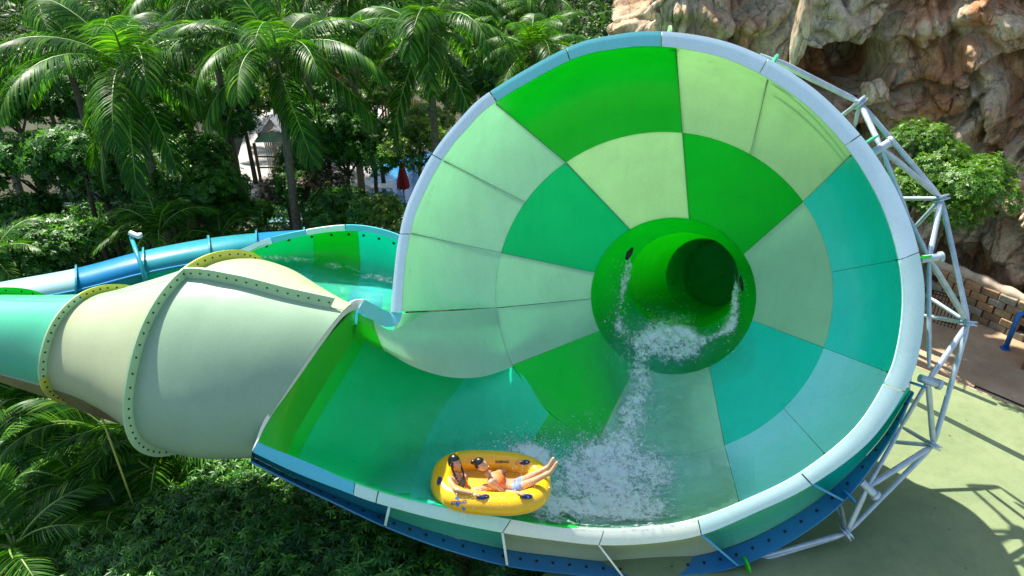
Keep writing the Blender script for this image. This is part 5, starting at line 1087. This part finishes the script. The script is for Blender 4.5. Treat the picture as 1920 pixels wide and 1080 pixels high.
def body_mesh(J, bones, rad, head, fwd, hands):
    names = list(J); idx = {k: i for i, k in enumerate(names)}; me = bpy.data.meshes.new('sk'); me.from_pydata([tuple(J[k]) for k in names], [(idx[a], idx[b]) for a, b in bones], []); o = bpy.data.objects.new('sk', me); link(o)
    md = o.modifiers.new('s', 'SKIN'); md.use_smooth_shade = True; sv = me.skin_vertices[0].data
    for k in names: r = rad[k]; sv[idx[k]].radius = r if isinstance(r, tuple) else (r, r); sv[idx[k]].use_root = (k == 'pelvis')
    ms = o.modifiers.new('d', 'SUBSURF'); ms.levels = 2; ms.render_levels = 2; bpy.context.view_layer.update()
    m2 = bpy.data.meshes.new_from_object(o.evaluated_get(bpy.context.evaluated_depsgraph_get())); bpy.data.objects.remove(o)
    V = [v.co.copy() for v in m2.vertices]; F = [tuple(p.vertices) for p in m2.polygons]; MI = [0] * len(F)
    def addm(Vn, Fn, mi):
        b = len(V); V.extend(Vn); F.extend(tuple(i + b for i in f) for f in Fn); MI.extend([mi] * len(Fn))
    # head: ellipsoid with brow, nose, chin, ears
    hc, up = head; up = up.normalized(); fw = (fwd - up * fwd.dot(up)).normalized(); sd = up.cross(fw); sc = 1.28
    bm_ = bmesh.new(); bmesh.ops.create_uvsphere(bm_, u_segments=32, v_segments=24, radius=1); Vh = []
    for v in bm_.verts:
        x, y, z = v.co; wx = .078 * (1 - .22 * max(0, -z)) ; wy = .098; wz = .118; fy = y * wy; fx = x * wx; fz = z * wz
        if y > 0:
            fy -= .012 * math.exp(-((abs(x) - .42) / .16) ** 2 - ((z - .05) / .14) ** 2)      # eye sockets
            fy += .028 * math.exp(-(x / .14) ** 2 - ((z + .20) / .17) ** 2) + .010 * math.exp(-(x / .1) ** 2 - ((z) / .2) ** 2)  # nose
            fy += .010 * math.exp(-(x / .3) ** 2 - ((z + .52) / .10) ** 2)      # mouth
            fy += .012 * math.exp(-(x / .3) ** 2 - ((z + .85) / .14) ** 2)      # chin
        if z < -.3: fy *= 1 - .10 * (-.3 - z); 
        Vh.append(hc + (sd * fx + fw * fy + up * fz) * sc)
    Fh = [tuple(v.index for v in f.verts) for f in bm_.faces]; bm_.free(); addm(Vh, Fh, 0)
    def ball(c, r3, mi, seg=8):
        b2 = bmesh.new(); bmesh.ops.create_uvsphere(b2, u_segments=seg, v_segments=seg - 2, radius=1); addm([c + sd * v.co.x * r3[0] + fw * v.co.y * r3[1] + up * v.co.z * r3[2] for v in b2.verts], [tuple(v.index for v in f.verts) for f in b2.faces], mi); b2.free()
    for s_ in (-1, 1):
        ball(hc + (sd * .032 * s_ + fw * .082 + up * .006) * sc, (.015, .010, .007), 1); ball(hc + (sd * .032 * s_ + fw * .091 + up * .006) * sc, (.007, .005, .007), 2)
        ball(hc + (sd * .033 * s_ + fw * .090 + up * .026) * sc, (.019, .006, .004), 2); ball(hc + (sd * .082 * s_ - fw * .005 - up * .005) * sc, (.010, .02, .032), 0)
    ball(hc + (fw * .100 - up * .062) * sc, (.030, .009, .014), 3, 10); ball(hc + (fw * .104 - up * .060) * sc, (.022, .008, .006), 4, 10)
    # hands and feet
    for wr, dirv, pn, curl in hands:
        dirv = dirv.normalized(); pn = (pn - dirv * pn.dot(dirv)).normalized(); s2 = dirv.cross(pn)
        b2 = bmesh.new(); bmesh.ops.create_uvsphere(b2, u_segments=12, v_segments=8, radius=1); addm([wr + dirv * (.045 + v.co.x * .055) + s2 * v.co.y * .042 + pn * v.co.z * .018 for v in b2.verts], [tuple(v.index for v in f.verts) for f in b2.faces], 0); b2.free()
        for k, (off, ln) in enumerate(((-.032, .062), (-.011, .075), (.011, .070), (.031, .055))):
            mbf = MB(); a0 = wr + dirv * .085 + s2 * off; a1 = a0 + (dirv * .8 - pn * .3 * curl + s2 * off * 1.5) * ln * .45; a2_ = a1 + (dirv * .5 - pn * .8 * curl) * ln * .35; a3 = a2_ + (dirv * .1 - pn * 1.0 * curl) * ln * .3; mbf.tube([a0, a1, a2_, a3], [.0105, .0098, .009, .006], 8); addm([Vector(v) for v in mbf.v], mbf.f, 0)
        mbf = MB(); a0 = wr + dirv * .03 - s2 * .035; a1 = a0 + (dirv * .6 - s2 * .8) * .035; a2_ = a1 + (dirv * .9 - s2 * .1 - pn * .4) * .03; mbf.tube([a0, a1, a2_], [.013, .011, .008], 8); addm([Vector(v) for v in mbf.v], mbf.f, 0)
    me = mesh_np('body', V, F, M_SK, True); 
    for m_ in (M_EYEW, M_EYE, M_LIP, M_TOOTH): me.materials.append(m_)
    me.polygons.foreach_set('material_index', MI); return me, (hc, up, fw, sd, sc)
def cloth(name, pts, rad, mat, parent, n=20, side=None, squash=.78):
    "garment following the trunk, elliptical section"
    V = []; F = []; m = len(pts)
    for i, p in enumerate(pts):
        t = (pts[min(i + 1, m - 1)] - pts[max(i - 1, 0)]).normalized(); u = (side - t * side.dot(t)).normalized(); v = t.cross(u)
        for k in range(n): a = 2 * pi * k / n; V.append(p + u * math.cos(a) * rad[i] + v * math.sin(a) * rad[i] * squash)
    for i in range(m - 1):
        for k in range(n): F.append((i * n + k, i * n + (k + 1) % n, (i + 1) * n + (k + 1) % n, (i + 1) * n + k))
    F += [tuple(range(n))[::-1], tuple((m - 1) * n + k for k in range(n))]; child(name, mesh_np(name, V, F, mat, True), parent)
def hair_cap(H_, parent, bun=None, braids=()):
    hc, up, fw, sd, sc = H_; bm_ = bmesh.new(); bmesh.ops.create_uvsphere(bm_, u_segments=32, v_segments=20, radius=1); keep = {}
    V = []; F = []
    for v in bm_.verts:
        x, y, z = v.co; k = 1.07 + .012 * math.sin(x * 40 + z * 9); V.append(hc + (sd * x * .080 * k + fw * (y * .098 * k - .004) + up * z * .120 * k) * sc); keep[v.index] = (z > .42 - .0 * abs(x)) or (y < .12 and z > -.45) or (y < .35 and z > .1)
    for f in bm_.faces:
        if all(keep[v.index] for v in f.verts): F.append(tuple(v.index for v in f.verts))
    bm_.free(); mb = MB(); mb.add(V, F)
    for b in braids:
        pts = [hc + (sd * q[0] + fw * q[1] + up * q[2]) * sc for q in b]; P_ = np.array([tuple(q) for q in pts]); n = 40; tt = [spl(P_, (len(pts) - 1) * i / n) for i in range(n + 1)]; mb.tube([tuple(q) for q in tt], [.024 * (1 + .28 * abs(math.sin(i * 1.05))) * (1 - .4 * i / n) for i in range(n + 1)], 8)
    if bun:
        c = hc + (sd * bun[0] + fw * bun[1] + up * bun[2]) * sc; b2 = bmesh.new(); bmesh.ops.create_icosphere(b2, subdivisions=3, radius=1); mb.add([c + Vector(v.co) * .048 * (1 + .12 * math.sin(v.co.x * 9 + v.co.z * 7)) for v in b2.verts], [tuple(v.index for v in f.verts) for f in b2.faces]); b2.free()
    child('hair', mb.mesh('hair', M_HAIR, True), parent)
VP = lambda *a: Vector(P(*a))
BON = [('pelvis', 'waist'), ('waist', 'chest'), ('chest', 'neck'), ('neck', 'headb'), ('chest', 'shN'), ('shN', 'elN'), ('elN', 'wrN'), ('chest', 'shF'), ('shF', 'elF'), ('elF', 'wrF'), ('pelvis', 'hipN'), ('hipN', 'knN'), ('knN', 'anN'), ('anN', 'toN'), ('pelvis', 'hipF'), ('hipF', 'knF'), ('knF', 'anF'), ('anF', 'toF')]
def onraft(px, py, off):
    p, n = hit(px, py, RB); return (p + n * off) if p is not None else VP(px, py, 14.2)
RAD = dict(pelvis=(.14, .12), waist=(.115, .10), chest=(.15, .12), neck=.058, headb=.055, shN=.072, elN=.05, wrN=.034, shF=.072, elF=.05, wrF=.034, hipN=.11, knN=.072, anN=.045, toN=.034, hipF=.11, knF=.072, anF=.045, toF=.034)
def person(JA, label, look, headc, handsdef):
    r = empty('person', JA['pelvis'], label, 'person'); up = (headc - JA['neck']).normalized()
    hands = [(JA[w_], (JA[w_] - JA[e_]), Vector(rn), c_) for w_, e_, c_ in handsdef]; me, H_ = body_mesh(JA, BON, RAD, (headc, up), look, hands); child('body', me, r); return r, H_
JA = dict(pelvis=VP(872,926,14.45), waist=VP(866,914,14.4), chest=VP(857,902,14.32), neck=VP(855,888,14.28), headb=VP(854,882,14.27), shN=VP(840,899,14.12), elN=onraft(856,922,.07), wrN=onraft(888,929,.05),
 shF=VP(872,893,14.6), elF=VP(886,884,14.95), wrF=onraft(902,872,.05), hipN=VP(882,928,14.35), knN=VP(914,912,14.05), anN=VP(950,920,14.25), toN=VP(972,911,14.25), hipF=VP(884,922,14.65), knF=VP(926,896,14.7), anF=VP(955,888,15.0), toF=VP(971,877,15.1))
pa, HA = person(JA, 'rider with wet black braids sitting upright at the back of the yellow raft', Vector((.80, -.55, -.1)), VP(852,867,14.22), (('wrN', 'elN', 1.0), ('wrF', 'elF', .6)))
hair_cap(HA, pa, braids=([(-.07, .02, .05), (-.09, .02, -.06), (-.085, .05, -.17), (-.06, .08, -.28)], [(.07, .02, .05), (.09, .03, -.06), (.09, .06, -.17), (.07, .09, -.30)]))
cloth('swimsuit', [JA['neck'].lerp(JA['chest'], .55), JA['chest'], JA['waist'].lerp(JA['chest'], .45)], [.115, .19, .175], M_GRY, pa, side=JA['shF'] - JA['shN'], squash=.80)
cloth('swimsuit_bottom', [JA['waist'].lerp(JA['chest'], .42), JA['waist'], JA['pelvis'], JA['pelvis'].lerp(JA['hipN'], .6)], [.175, .165, .185, .16], M_ORG, pa, side=JA['shF'] - JA['shN'], squash=.85)
JB = dict(pelvis=VP(960,914,14.35), waist=VP(945,909,14.3), chest=VP(929,900,14.25), neck=VP(915,888,14.2), headb=VP(911,883,14.18), shN=VP(917,905,13.98), elN=onraft(946,922,.07), wrN=onraft(973,928,.05),
 shF=VP(936,886,14.6), elF=VP(955,877,14.95), wrF=onraft(973,868,.05), hipN=VP(968,916,14.2), knN=VP(1003,901,14.0), anN=VP(1033,885,13.9), toN=VP(1046,865,13.85), hipF=VP(970,908,14.45), knF=VP(1001,890,14.3), anF=VP(1029,875,14.25), toF=VP(1039,857,14.2))
pb, HB = person(JB, 'laughing rider with a black hair bun leaning back, bare feet over the raft edge', Vector((.62, -.35, .55)), VP(902,871,14.12), (('wrN', 'elN', 1.0), ('wrF', 'elF', .8)))
hair_cap(HB, pb, bun=(0, -.115, .07))
cloth('top', [JB['neck'].lerp(JB['chest'], .55), JB['chest'], JB['chest'].lerp(JB['waist'], .7)], [.125, .20, .175], M_ORG, pb, side=JB['shF'] - JB['shN'], squash=.82)
cloth('shorts', [JB['waist'].lerp(JB['pelvis'], .35), JB['pelvis'], JB['pelvis'].lerp(JB['hipN'].lerp(JB['hipF'], .5), 1.0)], [.138, .165, .165], M_SHORT, pb, side=JB['shF'] - JB['shN'], squash=.85)
for hp, kn in (('hipN', 'knN'), ('hipF', 'knF')): cloth('shorts_leg', [JB[hp].lerp(JB['pelvis'], .3), JB[hp], JB[hp].lerp(JB[kn], .4)], [.115, .125, .108], M_SHORT, pb, side=JB['shF'] - JB['shN'], squash=.95)
droplets('spray', 420, blobs([(940,905,70,30,-8,.9),(890,905,40,20,0,.5)]), (850, 870, 1040, 960), .14, 'fine sparkling droplets over the riders and the yellow raft', 23, (.003, .008), RB)
